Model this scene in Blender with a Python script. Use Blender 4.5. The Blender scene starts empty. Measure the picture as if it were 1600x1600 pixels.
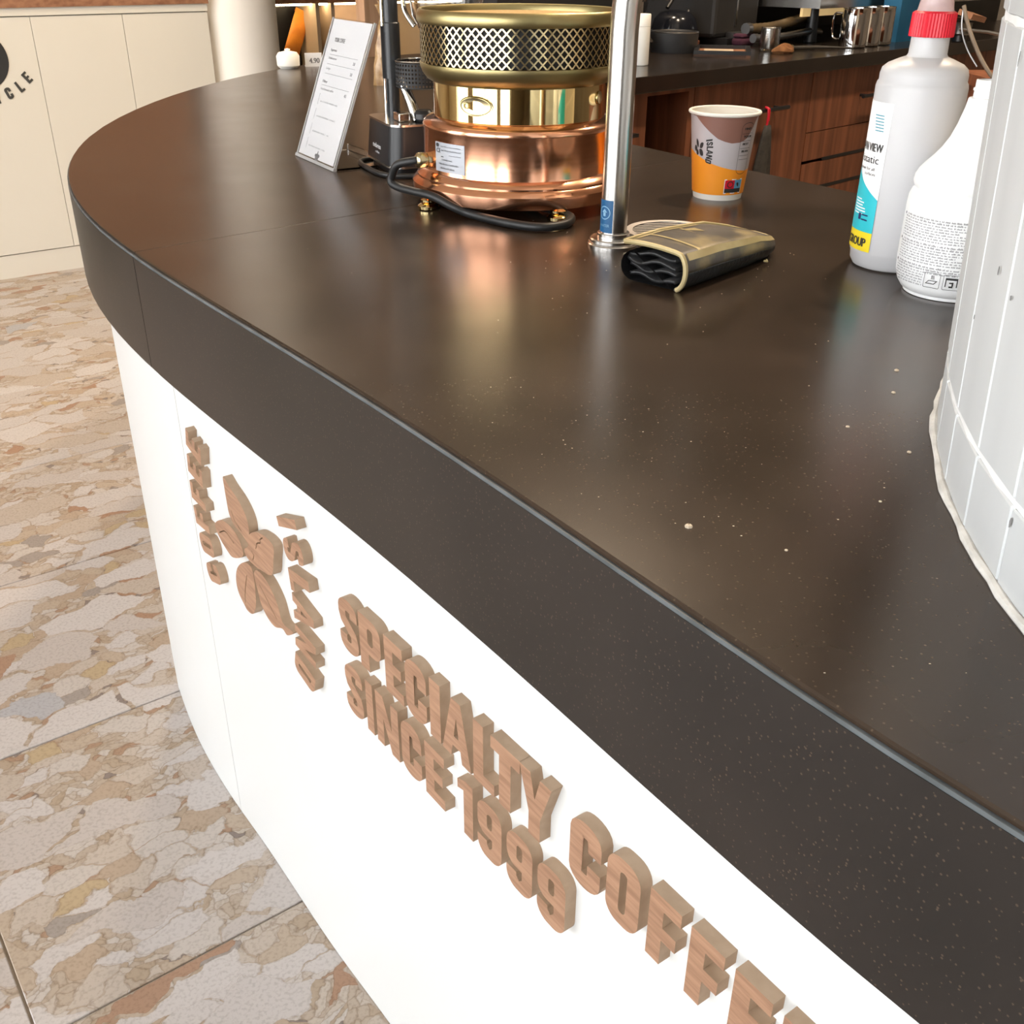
import bpy, bmesh, math, random
from mathutils import Vector, Matrix
from mathutils.geometry import tessellate_polygon
random.seed(7)
PI = math.pi
scene = bpy.context.scene
col = scene.collection

# ------------------------------------------------------------------ camera, world, light, exposure
CAMZ = 1.2                                  # eye height; counter top at 0.951
cam_d = bpy.data.cameras.new('camera')
cam = bpy.data.objects.new('camera', cam_d); col.objects.link(cam)
th, roll = math.radians(28.65), math.radians(0.45)
f = Vector((0, math.cos(th), -math.sin(th))); r0 = Vector((1, 0, 0)); u0 = r0.cross(f)
r_ = r0*math.cos(roll) + u0*math.sin(roll); u_ = u0*math.cos(roll) - r0*math.sin(roll)
m3 = Matrix((r_, u_, -f)).transposed()
cam.matrix_world = Matrix.Translation((0, 0, CAMZ)) @ m3.to_4x4()
cam_d.sensor_width = 36; cam_d.lens = 36*1610/1600; cam_d.clip_start = 0.02
scene.camera = cam

world = bpy.data.worlds.new('sky'); scene.world = world; world.use_nodes = True
bg = world.node_tree.nodes['Background']
bg.inputs[0].default_value = (0.97, 0.985, 1.0, 1); bg.inputs[1].default_value = 8.0

# building axes (walls, floor tiles): U along the cabinets, V towards them
AU = math.radians(37)
U = Vector((math.cos(AU), math.sin(AU), 0)); V = Vector((-math.sin(AU), math.cos(AU), 0))
def uv(u, v, z=0): return U*u + V*v + Vector((0, 0, z))

def area(name, loc, dirv, sx, sy, power, color, portal=False, shape='RECTANGLE'):
    l = bpy.data.lights.new(name, 'AREA'); l.shape = shape; l.size = sx; l.size_y = sy
    l.energy = power; l.color = color; l.cycles.is_portal = portal
    o = bpy.data.objects.new(name, l); col.objects.link(o); o.location = loc
    o.rotation_euler = Vector(dirv).to_track_quat('-Z', 'Y').to_euler(); return o
FU = -3.4                                   # glazed shop front lies at u = FU
OPEN = [(-2.6, -1.25), (-.9, 1.7), (2.25, 3.9)]      # glazed openings along v, solid piers between
for a_, b_ in OPEN:
    pt = area('daylight_portal', uv(FU-0.05, (a_+b_)/2, 1.6), U, b_-a_, 3.1, 1, (1, 1, 1), portal=True)
    pt.rotation_euler = Matrix((V, Vector((0, 0, 1)), -U)).transposed().to_euler()
sun_d = bpy.data.lights.new('street_sun', 'SUN'); sun_d.energy = 16; sun_d.angle = .01; sun_d.color = (1, .96, .9)
sun = bpy.data.objects.new('street_sun', sun_d); col.objects.link(sun)   # stands behind the building, lights the street only
sun.rotation_euler = (-U*.55 - V*.15 - Vector((0, 0, 1))).to_track_quat('-Z', 'Y').to_euler()
vs = scene.view_settings
vs.view_transform = 'Standard'; vs.look = 'None'; vs.gamma = 1; vs.use_curve_mapping = False
vs.exposure = 0.03

# ------------------------------------------------------------------ materials
MATS = {}
def mat(name, c1, c2=None, rough=.5, metal=0, scale=12, stretch=(1, 1, 1), rot=0, bump=0, bscale=None,
        trans=0, ior=1.45, emit=0, alpha=1, coat=0, detail=4, rvar=0, sss=0, lo=.35, hi=.65, spec=.5, aniso=0):
    if name in MATS: return MATS[name]
    m = bpy.data.materials.new(name); m.use_nodes = True; nt = m.node_tree; b = nt.nodes['Principled BSDF']
    c1 = tuple(c1)+(1,); c2 = tuple(c2)+(1,) if c2 else tuple(x*.86 for x in c1[:3])+(1,)
    tc = nt.nodes.new('ShaderNodeTexCoord'); mp = nt.nodes.new('ShaderNodeMapping')
    mp.inputs['Scale'].default_value = stretch; mp.inputs['Rotation'].default_value = (0, 0, rot)
    nz = nt.nodes.new('ShaderNodeTexNoise'); nz.inputs['Scale'].default_value = scale; nz.inputs['Detail'].default_value = detail
    rp = nt.nodes.new('ShaderNodeValToRGB'); rp.color_ramp.elements[0].position = lo; rp.color_ramp.elements[1].position = hi
    rp.color_ramp.elements[0].color = c2; rp.color_ramp.elements[1].color = c1
    L = nt.links.new
    L(tc.outputs['Object'], mp.inputs[0]); L(mp.outputs[0], nz.inputs['Vector']); L(nz.outputs['Fac'], rp.inputs[0])
    L(rp.outputs[0], b.inputs['Base Color'])
    b.inputs['Roughness'].default_value = rough; b.inputs['Metallic'].default_value = metal
    b.inputs['Transmission Weight'].default_value = trans; b.inputs['IOR'].default_value = ior
    b.inputs['Specular IOR Level'].default_value = spec
    b.inputs['Coat Weight'].default_value = coat; b.inputs['Alpha'].default_value = alpha
    if sss:
        b.inputs['Subsurface Weight'].default_value = sss; b.inputs['Subsurface Radius'].default_value = (.02, .02, .02)
    if emit:
        L(rp.outputs[0], b.inputs['Emission Color']); b.inputs['Emission Strength'].default_value = emit
    if rvar:
        mr = nt.nodes.new('ShaderNodeMapRange'); mr.inputs[3].default_value = rough-rvar; mr.inputs[4].default_value = rough+rvar
        L(nz.outputs['Fac'], mr.inputs[0]); L(mr.outputs[0], b.inputs['Roughness'])
    if bump:
        bp = nt.nodes.new('ShaderNodeBump'); bp.inputs['Strength'].default_value = bump; bp.inputs['Distance'].default_value = .002
        n2 = nt.nodes.new('ShaderNodeTexNoise'); n2.inputs['Scale'].default_value = bscale or scale*4; n2.inputs['Detail'].default_value = 3
        L(mp.outputs[0], n2.inputs['Vector']); L(n2.outputs['Fac'], bp.inputs['Height']); L(bp.outputs[0], b.inputs['Normal'])
    MATS[name] = m; return m

def counter_mat(name, base, var, speck, rough, mottle):
    m = mat(name, base, var, rough=rough, scale=9, detail=8, rvar=.04, lo=.3, hi=.75, spec=.5)
    nt = m.node_tree; b = nt.nodes['Principled BSDF']; L = nt.links.new
    ramp = b.inputs['Base Color'].links[0].from_node
    tc = next(n for n in nt.nodes if n.type == 'TEX_COORD')
    vo = nt.nodes.new('ShaderNodeTexVoronoi'); vo.inputs['Scale'].default_value = 560; vo.inputs['Randomness'].default_value = 1
    L(tc.outputs['Object'], vo.inputs['Vector'])
    sp = nt.nodes.new('ShaderNodeSeparateColor'); L(vo.outputs['Color'], sp.inputs[0])
    a = nt.nodes.new('ShaderNodeMath'); a.operation = 'GREATER_THAN'; a.inputs[1].default_value = 1-mottle; L(sp.outputs[0], a.inputs[0])
    d = nt.nodes.new('ShaderNodeMath'); d.operation = 'LESS_THAN'; d.inputs[1].default_value = .3; L(vo.outputs['Distance'], d.inputs[0])
    k = nt.nodes.new('ShaderNodeMath'); k.operation = 'MULTIPLY'; L(a.outputs[0], k.inputs[0]); L(d.outputs[0], k.inputs[1])
    mx = nt.nodes.new('ShaderNodeMix'); mx.data_type = 'RGBA'; mx.inputs[7].default_value = tuple(speck)+(1,)
    L(k.outputs[0], mx.inputs[0]); L(ramp.outputs[0], mx.inputs[6]); L(mx.outputs[2], b.inputs['Base Color'])
    return m

def breccia():
    m = bpy.data.materials.new('breccia_marble'); m.use_nodes = True; nt = m.node_tree; b = nt.nodes['Principled BSDF']; L = nt.links.new
    N = nt.nodes.new
    tc = N('ShaderNodeTexCoord'); oi = N('ShaderNodeObjectInfo')
    cb = N('ShaderNodeCombineXYZ'); ml = N('ShaderNodeMath'); ml.operation = 'MULTIPLY'; ml.inputs[1].default_value = 37.
    L(oi.outputs['Random'], ml.inputs[0]); L(ml.outputs[0], cb.inputs[0]); L(ml.outputs[0], cb.inputs[2])
    ad = N('ShaderNodeVectorMath'); L(tc.outputs['Object'], ad.inputs[0]); L(cb.outputs[0], ad.inputs[1])
    nz = N('ShaderNodeTexNoise'); nz.inputs['Scale'].default_value = 14; nz.inputs['Detail'].default_value = 5; L(ad.outputs[0], nz.inputs['Vector'])
    sb = N('ShaderNodeVectorMath'); sb.operation = 'SUBTRACT'; sb.inputs[1].default_value = (.5, .5, .5); L(nz.outputs['Color'], sb.inputs[0])
    sc = N('ShaderNodeVectorMath'); sc.operation = 'SCALE'; sc.inputs['Scale'].default_value = .085; L(sb.outputs[0], sc.inputs[0])
    a2 = N('ShaderNodeVectorMath'); L(ad.outputs[0], a2.inputs[0]); L(sc.outputs[0], a2.inputs[1])
    mp = N('ShaderNodeMapping'); mp.inputs['Rotation'].default_value = (0, 0, -.25); mp.inputs['Scale'].default_value = (.62, 1.15, 1); L(a2.outputs[0], mp.inputs[0])
    def vor(scale, feat='F1'):
        v = N('ShaderNodeTexVoronoi'); v.feature = feat; v.voronoi_dimensions = '2D'; v.inputs['Scale'].default_value = scale; L(mp.outputs[0], v.inputs['Vector']); return v
    def sep(o):
        s = N('ShaderNodeSeparateColor'); L(o, s.inputs[0]); return s
    def ramp(fac, stops, mode='LINEAR'):
        r = N('ShaderNodeValToRGB'); r.color_ramp.interpolation = mode; e = r.color_ramp.elements
        while len(e) < len(stops): e.new(.5)
        for i, (p, c) in enumerate(stops): e[i].position = p; e[i].color = tuple(c)+(1,)
        L(fac, r.inputs[0]); return r
    def mth(op, a, bb):
        n = N('ShaderNodeMath'); n.operation = op
        for i, x in enumerate((a, bb)):
            if isinstance(x, (int, float)): n.inputs[i].default_value = x
            else: L(x, n.inputs[i])
        return n.outputs[0]
    def mix(fac, a, bb):
        n = N('ShaderNodeMix'); n.data_type = 'RGBA'
        L(fac, n.inputs[0]) if not isinstance(fac, float) else setattr(n.inputs[0], 'default_value', fac)
        L(a, n.inputs[6]); L(bb, n.inputs[7]); return n.outputs[2]
    v1, e1 = vor(11), vor(11, 'DISTANCE_TO_EDGE'); v2, e2 = vor(27), vor(27, 'DISTANCE_TO_EDGE'); v3, e3 = vor(75), vor(75, 'DISTANCE_TO_EDGE')
    s1, s2, s3 = sep(v1.outputs['Color']), sep(v2.outputs['Color']), sep(v3.outputs['Color'])
    pale = ramp(s1.outputs[1], [(0, (.55, .49, .44)), (.3, (.62, .57, .53)), (.52, (.58, .53, .49)), (.72, (.52, .44, .36)), (.88, (.46, .45, .45)), (.955, (.42, .26, .17))], 'CONSTANT')
    midc = ramp(s2.outputs[1], [(0, (.50, .40, .30)), (.2, (.60, .55, .51)), (.42, (.54, .46, .38)), (.58, (.47, .36, .26)), (.7, (.58, .52, .46)), (.86, (.40, .24, .15)), (.92, (.36, .31, .27)), (.96, (.50, .38, .23))], 'CONSTANT')
    smal = ramp(s3.outputs[1], [(0, (.48, .39, .30)), (.3, (.54, .46, .38)), (.55, (.45, .35, .25)), (.72, (.57, .51, .45)), (.9, (.40, .26, .17)), (.965, (.26, .21, .18))], 'CONSTANT')
    ec = ramp(e3.outputs['Distance'], [(0, (.40, .31, .22)), (.12, (1, 1, 1))])
    def mul(a, bb, f_=.55):
        n = N('ShaderNodeMix'); n.data_type = 'RGBA'; n.blend_type = 'MULTIPLY'; n.inputs[0].default_value = f_; L(a, n.inputs[6]); L(bb, n.inputs[7]); return n.outputs[2]
    sm = mul(smal.outputs[0], ec.outputs[0], .5)
    ec2 = ramp(e2.outputs['Distance'], [(.0, (.50, .40, .30)), (.07, (1, 1, 1))])
    mm = mul(midc.outputs[0], ec2.outputs[0], .7)
    k2 = mth('MULTIPLY', mth('GREATER_THAN', s2.outputs[0], .42), mth('GREATER_THAN', e2.outputs['Distance'], .02))
    c = mix(k2, sm, mm)
    ec1 = ramp(e1.outputs['Distance'], [(.03, (.55, .45, .36)), (.06, (1, 1, 1))])
    pl = mul(pale.outputs[0], ec1.outputs[0], .8)
    k1 = mth('MULTIPLY', mth('GREATER_THAN', s1.outputs[0], .52), mth('GREATER_THAN', e1.outputs['Distance'], .045))
    c = mix(k1, c, pl)
    n3 = N('ShaderNodeTexNoise'); n3.inputs['Scale'].default_value = 190; n3.inputs['Detail'].default_value = 3; L(ad.outputs[0], n3.inputs['Vector'])
    g = ramp(n3.outputs['Fac'], [(.34, (.72, .70, .68)), (.52, (1, 1, 1))])
    c = mul(c, g.outputs[0], .6)
    tint = N('ShaderNodeRGB'); tint.outputs[0].default_value = (.84, .835, .85, 1)
    c = mul(c, tint.outputs[0], 1.0)
    L(c, b.inputs['Base Color']); b.inputs['Roughness'].default_value = .42
    return m

M_floor = breccia()
M_grout = mat('grout', (.40, .34, .27), rough=.8, scale=60)
M_top = counter_mat('counter_dark', (.041, .026, .0165), (.027, .0175, .0112), (.075, .052, .034), .25, .10)
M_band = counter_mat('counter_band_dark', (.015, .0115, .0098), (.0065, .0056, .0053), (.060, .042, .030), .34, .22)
M_chamfer = mat('chamfer_light', (.10, .115, .125), (.06, .07, .075), rough=.5, scale=40)  # grey-blue stands for light caught on the small chamfer
M_white = mat('white_panel', (.62, .635, .635), (.60, .615, .615), rough=.32, scale=3)
M_wood = mat('oak_laminate', (.345, .198, .122), (.235, .128, .076), rough=.55, scale=9, stretch=(2.2, 2.2, 26), detail=6, bump=.15, rot=.2)
M_mdf_lit = mat('mdf_edge_lit', (.46, .33, .225), (.40, .28, .185), rough=.7, scale=60)  # pale MDF sides, colour lightened for the light they catch
M_cream = mat('cream_laminate', (.72, .69, .61), (.70, .67, .59), rough=.45, scale=2)
M_creamwall = mat('cream_plaster', (.90, .86, .79), (.88, .84, .77), rough=.6, scale=3)
M_walnut = mat('walnut', (.23, .085, .042), (.115, .040, .020), rough=.42, scale=5, stretch=(9, 9, .55), detail=7)
M_walnut2 = mat('walnut_board', (.36, .18, .10), (.22, .10, .055), rough=.45, scale=6, stretch=(1.2, 9, 9), detail=6, rot=-AU)
M_black = mat('black_plastic', (.014, .014, .015), (.010, .010, .011), rough=.35, scale=30)
M_blackm = mat('black_matte', (.02, .02, .021), rough=.6, scale=40)
M_dark = mat('dark_wall', (.020, .018, .017), (.015, .014, .014), rough=.6, scale=3)
M_steel = mat('brushed_steel', (.62, .60, .57), (.55, .53, .50), rough=.24, metal=1, scale=8, stretch=(40, 40, .6))
M_chrome = mat('chrome', (.82, .81, .79), (.78, .77, .75), rough=.06, metal=1, scale=5)
M_steeld = mat('dark_steel', (.30, .29, .28), (.22, .21, .20), rough=.3, metal=1, scale=12)
M_copper = mat('copper', (.97, .52, .33), (.94, .47, .28), rough=.16, metal=1, scale=4, stretch=(.4, .4, 60), detail=6, rvar=.05)
M_brass = mat('brass_polished', (.88, .70, .36), (.84, .66, .33), rough=.06, metal=1, scale=5)
M_brassd = mat('brass_aged', (.44, .37, .18), (.36, .30, .14), rough=.36, metal=1, scale=14)
M_brassl = mat('brass_lattice', (.66, .56, .34), (.56, .46, .26), rough=.2, metal=1, scale=20)
M_sand = mat('sand', (.56, .38, .17), (.46, .30, .12), rough=.9, scale=220, bump=.5)
M_rubber = mat('black_rubber', (.018, .018, .018), (.012, .012, .012), rough=.45, scale=60)
M_paper = mat('white_paper', (.86, .86, .87), (.84, .84, .85), rough=.6, scale=4)
M_ink = mat('black_ink', (.03, .03, .03), rough=.6)
M_inkg = mat('grey_ink', (.25, .25, .26), rough=.6)
M_acryl = mat('clear_acrylic', (1, 1, 1), (.98, .99, 1), rough=.02, trans=1, ior=1.3, scale=2)
M_glass = mat('clear_glass', (.97, .98, .98), (.95, .96, .96), rough=.01, trans=1, ior=1.4, scale=2)
M_cupw = mat('cup_white', (.84, .82, .76), (.82, .80, .74), rough=.45, scale=5)
M_cupg = mat('cup_grey', (.50, .47, .49), (.48, .45, .47), rough=.45, scale=8)
M_cupo = mat('cup_orange', (.90, .33, .025), (.86, .30, .02), rough=.42, scale=8)
M_cupb = mat('cup_brown', (.25, .125, .095), (.23, .11, .085), rough=.45, scale=8)
M_red = mat('red_plastic', (.62, .012, .03), (.56, .01, .025), rough=.38, scale=12)
M_pink = mat('clear_pink_plastic', (.88, .70, .70), (.84, .66, .66), rough=.12, trans=.55, scale=8)
M_hdpe = mat('translucent_hdpe', (.60, .60, .61), (.57, .57, .58), rough=.36, scale=6, sss=.35, trans=.12)
M_wplas = mat('white_plastic', (.86, .87, .87), (.84, .85, .85), rough=.3, scale=6, sss=.1)
M_cyan = mat('label_cyan', (.03, .50, .58), (.025, .45, .53), rough=.4, scale=9)
M_yel = mat('label_yellow', (.90, .70, .03), rough=.4)
M_navy = mat('label_navy', (.02, .03, .12), rough=.4)
M_blue = mat('sticker_blue', (.012, .10, .24), (.01, .085, .21), rough=.35, scale=20)
M_silverlab = mat('silver_label', (.42, .44, .48), (.38, .40, .44), rough=.35, metal=.2, scale=20)
M_tile = mat('pillar_tile', (.60, .625, .635), (.49, .51, .52), rough=.42, scale=7, stretch=(1.5, 1.5, .35), detail=6, bump=.08, rot=.3, lo=.3, hi=.62)
M_tgrout = mat('pillar_grout', (.80, .81, .81), (.74, .75, .75), rough=.75, scale=40)
M_caulk = mat('caulk', (.70, .70, .68), (.52, .52, .50), rough=.8, scale=60, bump=.5)
M_chip = mat('tile_chip', (.22, .22, .22), rough=.8)
M_gold = mat('worn_gold', (.50, .41, .22), (.38, .30, .14), rough=.45, metal=.2, scale=30)
M_goldgrey = mat('worn_grey_leather', (.10, .088, .075), (.30, .235, .12), rough=.42, metal=.15, scale=16, detail=7, lo=.38, hi=.52, bump=.1)
M_leath = mat('black_leather', (.018, .018, .019), (.010, .010, .010), rough=.45, scale=60, bump=.3)
M_orange = mat('orange_bag', (.75, .28, .03), (.55, .18, .02), rough=.45, scale=12)
M_sponge = mat('orange_sponge', (.20, .085, .028), (.13, .05, .016), rough=.9, scale=90, bump=.6)
M_glow = mat('warm_strip', (1, .80, .48), (1, .78, .46), emit=20)
M_beige = mat('beige_board', (.50, .40, .29), (.46, .36, .26), rough=.55, scale=4)
M_kraft = mat('kraft_bag', (.42, .25, .11), (.30, .17, .07), rough=.4, scale=20)
M_towel = mat('dark_towel', (.05, .045, .04), (.03, .028, .026), rough=.95, scale=80, bump=.6)
M_purple = mat('purple_cloth', (.04, .006, .02), rough=.9, scale=60)
M_bluebox = mat('blue_carton', (.012, .11, .22), (.01, .09, .19), rough=.45)
M_tanstrap = mat('tan_strap', (.26, .21, .16), (.20, .16, .12), rough=.6, scale=40)
M_ceil = mat('ceiling_paint', (.62, .57, .50), rough=.9, scale=2)
M_mull = mat('mullion_dark', (.03, .03, .03), rough=.4)
M_wallp = mat('wall_paint', (.30, .25, .20), (.27, .22, .17), rough=.8, scale=2)
M_pav = mat('pavement_outside', (.62, .61, .59), rough=.9, scale=3)

# ------------------------------------------------------------------ mesh helpers
class MB:
    def __init__(s): s.v = []; s.f = []; s.m = []
    def add(s, vs_, fs, mi=0):
        o = len(s.v); s.v += [tuple(x) for x in vs_]; s.f += [tuple(i+o for i in t) for t in fs]; s.m += [mi]*len(fs); return s
    def box(s, a, b, mi=0, tr=None):
        (x0, y0, z0), (x1, y1, z1) = a, b
        vs_ = [Vector(p) for p in ((x0,y0,z0),(x1,y0,z0),(x1,y1,z0),(x0,y1,z0),(x0,y0,z1),(x1,y0,z1),(x1,y1,z1),(x0,y1,z1))]
        if tr: vs_ = [tr(p) for p in vs_]
        return s.add(vs_, [(0,3,2,1),(4,5,6,7),(0,1,5,4),(1,2,6,5),(2,3,7,6),(3,0,4,7)], mi)
    def lathe(s, prof, c=(0,0,0), n=48, mi=0, ax=None, cap=False):
        # prof: (r,z); ax: 3x3 matrix
        c = Vector(c); vs_ = []
        for r, z in prof:
            for k in range(n):
                a = 2*PI*k/n; p = Vector((r*math.cos(a), r*math.sin(a), z))
                vs_.append(c + (ax @ p if ax else p))
        fs = []
        for i in range(len(prof)-1):
            for k in range(n):
                fs.append((i*n+k, i*n+(k+1) % n, (i+1)*n+(k+1) % n, (i+1)*n+k))
        if cap: fs.append(tuple(range(n-1, -1, -1))); fs.append(tuple((len(prof)-1)*n+k for k in range(n)))
        return s.add(vs_, fs, mi)
    def tube(s, pts, r, n=10, mi=0, cap=True, closed=False):
        pts = [Vector(p) for p in pts]; m = len(pts); rs = r if isinstance(r, (list, tuple)) else [r]*m
        vs_ = []; up = None
        for i, p in enumerate(pts):
            a = pts[(i-1) % m] if (closed or i > 0) else pts[i]; b = pts[(i+1) % m] if (closed or i < m-1) else pts[i]
            t = (b-a).normalized()
            if up is None: up = Vector((0, 0, 1)) if abs(t.z) < .9 else Vector((1, 0, 0))
            x = t.cross(up)
            if x.length < 1e-6: x = t.cross(Vector((0, 1, 0)))
            x.normalize(); y = x.cross(t).normalized(); up = y
            for k in range(n):
                q = 2*PI*k/n; vs_.append(p + (x*math.cos(q)+y*math.sin(q))*rs[i])
        fs = []
        for i in range(m if closed else m-1):
            j = (i+1) % m
            for k in range(n): fs.append((i*n+k, j*n+k, j*n+(k+1) % n, i*n+(k+1) % n))
        if cap and not closed: fs.append(tuple(range(n))); fs.append(tuple((m-1)*n+k for k in range(n-1, -1, -1)))
        return s.add(vs_, fs, mi)
    def prism(s, loops, d0, d1, mp, mi=0, mside=None):
        # loops: [outer, hole, ...] of 2D pts ; mp(x,y,d)->Vector
        mside = mi if mside is None else mside
        vl = [[Vector((x, y, 0)) for x, y in lp] for lp in loops]
        tri = tessellate_polygon(vl); flat = [p for lp in loops for p in lp]; n = len(flat)
        vs_ = [mp(x, y, d1) for x, y in flat] + [mp(x, y, d0) for x, y in flat]
        fixed = []
        for t in tri:
            (ax, ay), (bx, by), (cx, cy) = (flat[i] for i in t)
            if (bx-ax)*(cy-ay)-(by-ay)*(cx-ax) < 0: t = (t[0], t[2], t[1])
            fixed.append(tuple(t))
        s.add(vs_, fixed + [tuple(i+n for i in (t[0], t[2], t[1])) for t in fixed], mi)
        base = len(s.v)-2*n; k = 0
        for lp in loops:
            m = len(lp)
            for i in range(m):
                a, b = k+i, k+(i+1) % m
                s.f.append((base+a, base+a+n, base+b+n, base+b)); s.m.append(mside)
            k += m
        return s
    def build(s, name, mats, parent=None, loc=None, smooth=35, fix=True):
        me = bpy.data.meshes.new(name); me.from_pydata(s.v, [], s.f)
        for mm in (mats if isinstance(mats, (list, tuple)) else [mats]): me.materials.append(mm)
        me.polygons.foreach_set('material_index', s.m)
        if fix:
            bm = bmesh.new(); bm.from_mesh(me); bmesh.ops.recalc_face_normals(bm, faces=bm.faces); bm.to_mesh(me); bm.free()
        if smooth:
            me.shade_smooth(); me.set_sharp_from_angle(angle=math.radians(smooth))
        me.update()
        o = bpy.data.objects.new(name, me); col.objects.link(o)
        if parent: o.parent = parent
        if loc: o.location = loc
        return o
def bevel(o, w, seg=2):
    b = o.modifiers.new('bevel', 'BEVEL'); b.width = w; b.segments = seg; b.limit_method = 'ANGLE'; b.angle_limit = math.radians(40); return o
def tag(o, label=None, cat=None, group=None, kind=None):
    for k, v in (('label', label), ('category', cat), ('group', group), ('kind', kind)):
        if v: o[k] = v
    return o
def empty(name, loc=(0,0,0), rz=0, label=None, cat=None, group=None, kind=None):
    o = bpy.data.objects.new(name, None); col.objects.link(o); o.location = loc; o.rotation_euler = (0, 0, rz); o.empty_display_size = .05
    return tag(o, label, cat, group, kind)
def struct(o): o['kind'] = 'structure'; return o
def lerp(a, b, t): return a+(b-a)*t
def interp(x, tab):
    if x <= tab[0][0]: return tab[0][1]
    for (x0, y0), (x1, y1) in zip(tab, tab[1:]):
        if x <= x1: return lerp(y0, y1, (x-x0)/(x1-x0))
    return tab[-1][1]
def smooth_path(pts, n=8, closed=False):
    pts = [Vector(p) for p in pts]; out = []; m = len(pts)
    for i in range(m if closed else m-1):
        g = lambda j: pts[j % m] if closed else pts[max(0, min(m-1, j))]
        p0, p1, p2, p3 = g(i-1), g(i), g(i+1), g(i+2)
        for k in range(n):
            t = k/n
            out.append(.5*((2*p1)+(p2-p0)*t+(2*p0-5*p1+4*p2-p3)*t*t+(3*p1-p0-3*p2+p3)*t**3))
    if not closed: out.append(pts[-1])
    return out
def text_polys(txt, size):
    cu = bpy.data.curves.new('t', 'FONT'); cu.body = txt; cu.size = size; cu.resolution_u = 3
    o = bpy.data.objects.new('t', cu); col.objects.link(o)
    dg = bpy.context.evaluated_depsgraph_get(); me = o.evaluated_get(dg).to_mesh()
    vs_ = [(v.co.x, v.co.y) for v in me.vertices]; fs = [tuple(p.vertices) for p in me.polygons]
    o.evaluated_get(dg).to_mesh_clear(); bpy.data.objects.remove(o); bpy.data.curves.remove(cu)
    return vs_, fs
def put_text(mb, txt, size, mp, mi=0, width=None, bold=0):
    vs_, fs = text_polys(txt, size)
    if not vs_: return
    w = max(x for x, y in vs_); k = width/w if width else 1
    for dx in ((0,) if not bold else (-bold, 0, bold)):
        mb.add([mp(x*k+dx, y) for x, y in vs_], fs, mi)

# ------------------------------------------------------------------ glyphs (bold condensed lettering)
def arc(cx, cy, rx, ry, a0, a1, n=6):
    return [(cx+rx*math.cos(math.radians(lerp(a0, a1, i/n))), cy+ry*math.sin(math.radians(lerp(a0, a1, i/n)))) for i in range(n+1)]
def rrect(x0, y0, x1, y1, r):
    return arc(x1-r, y0+r, r, r, -90, 0)+arc(x1-r, y1-r, r, r, 0, 90)+arc(x0+r, y1-r, r, r, 90, 180)+arc(x0+r, y0+r, r, r, 180, 270)
def stroke(path, t):
    n = len(path); l, r = [], []
    for i, (x, y) in enumerate(path):
        ax, ay = path[max(0, i-1)]; bx, by = path[min(n-1, i+1)]
        dx, dy = bx-ax, by-ay; d = math.hypot(dx, dy) or 1; nx, ny = -dy/d*t/2, dx/d*t/2
        l.append((x+nx, y+ny)); r.append((x-nx, y-ny))
    return l + r[::-1]
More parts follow.
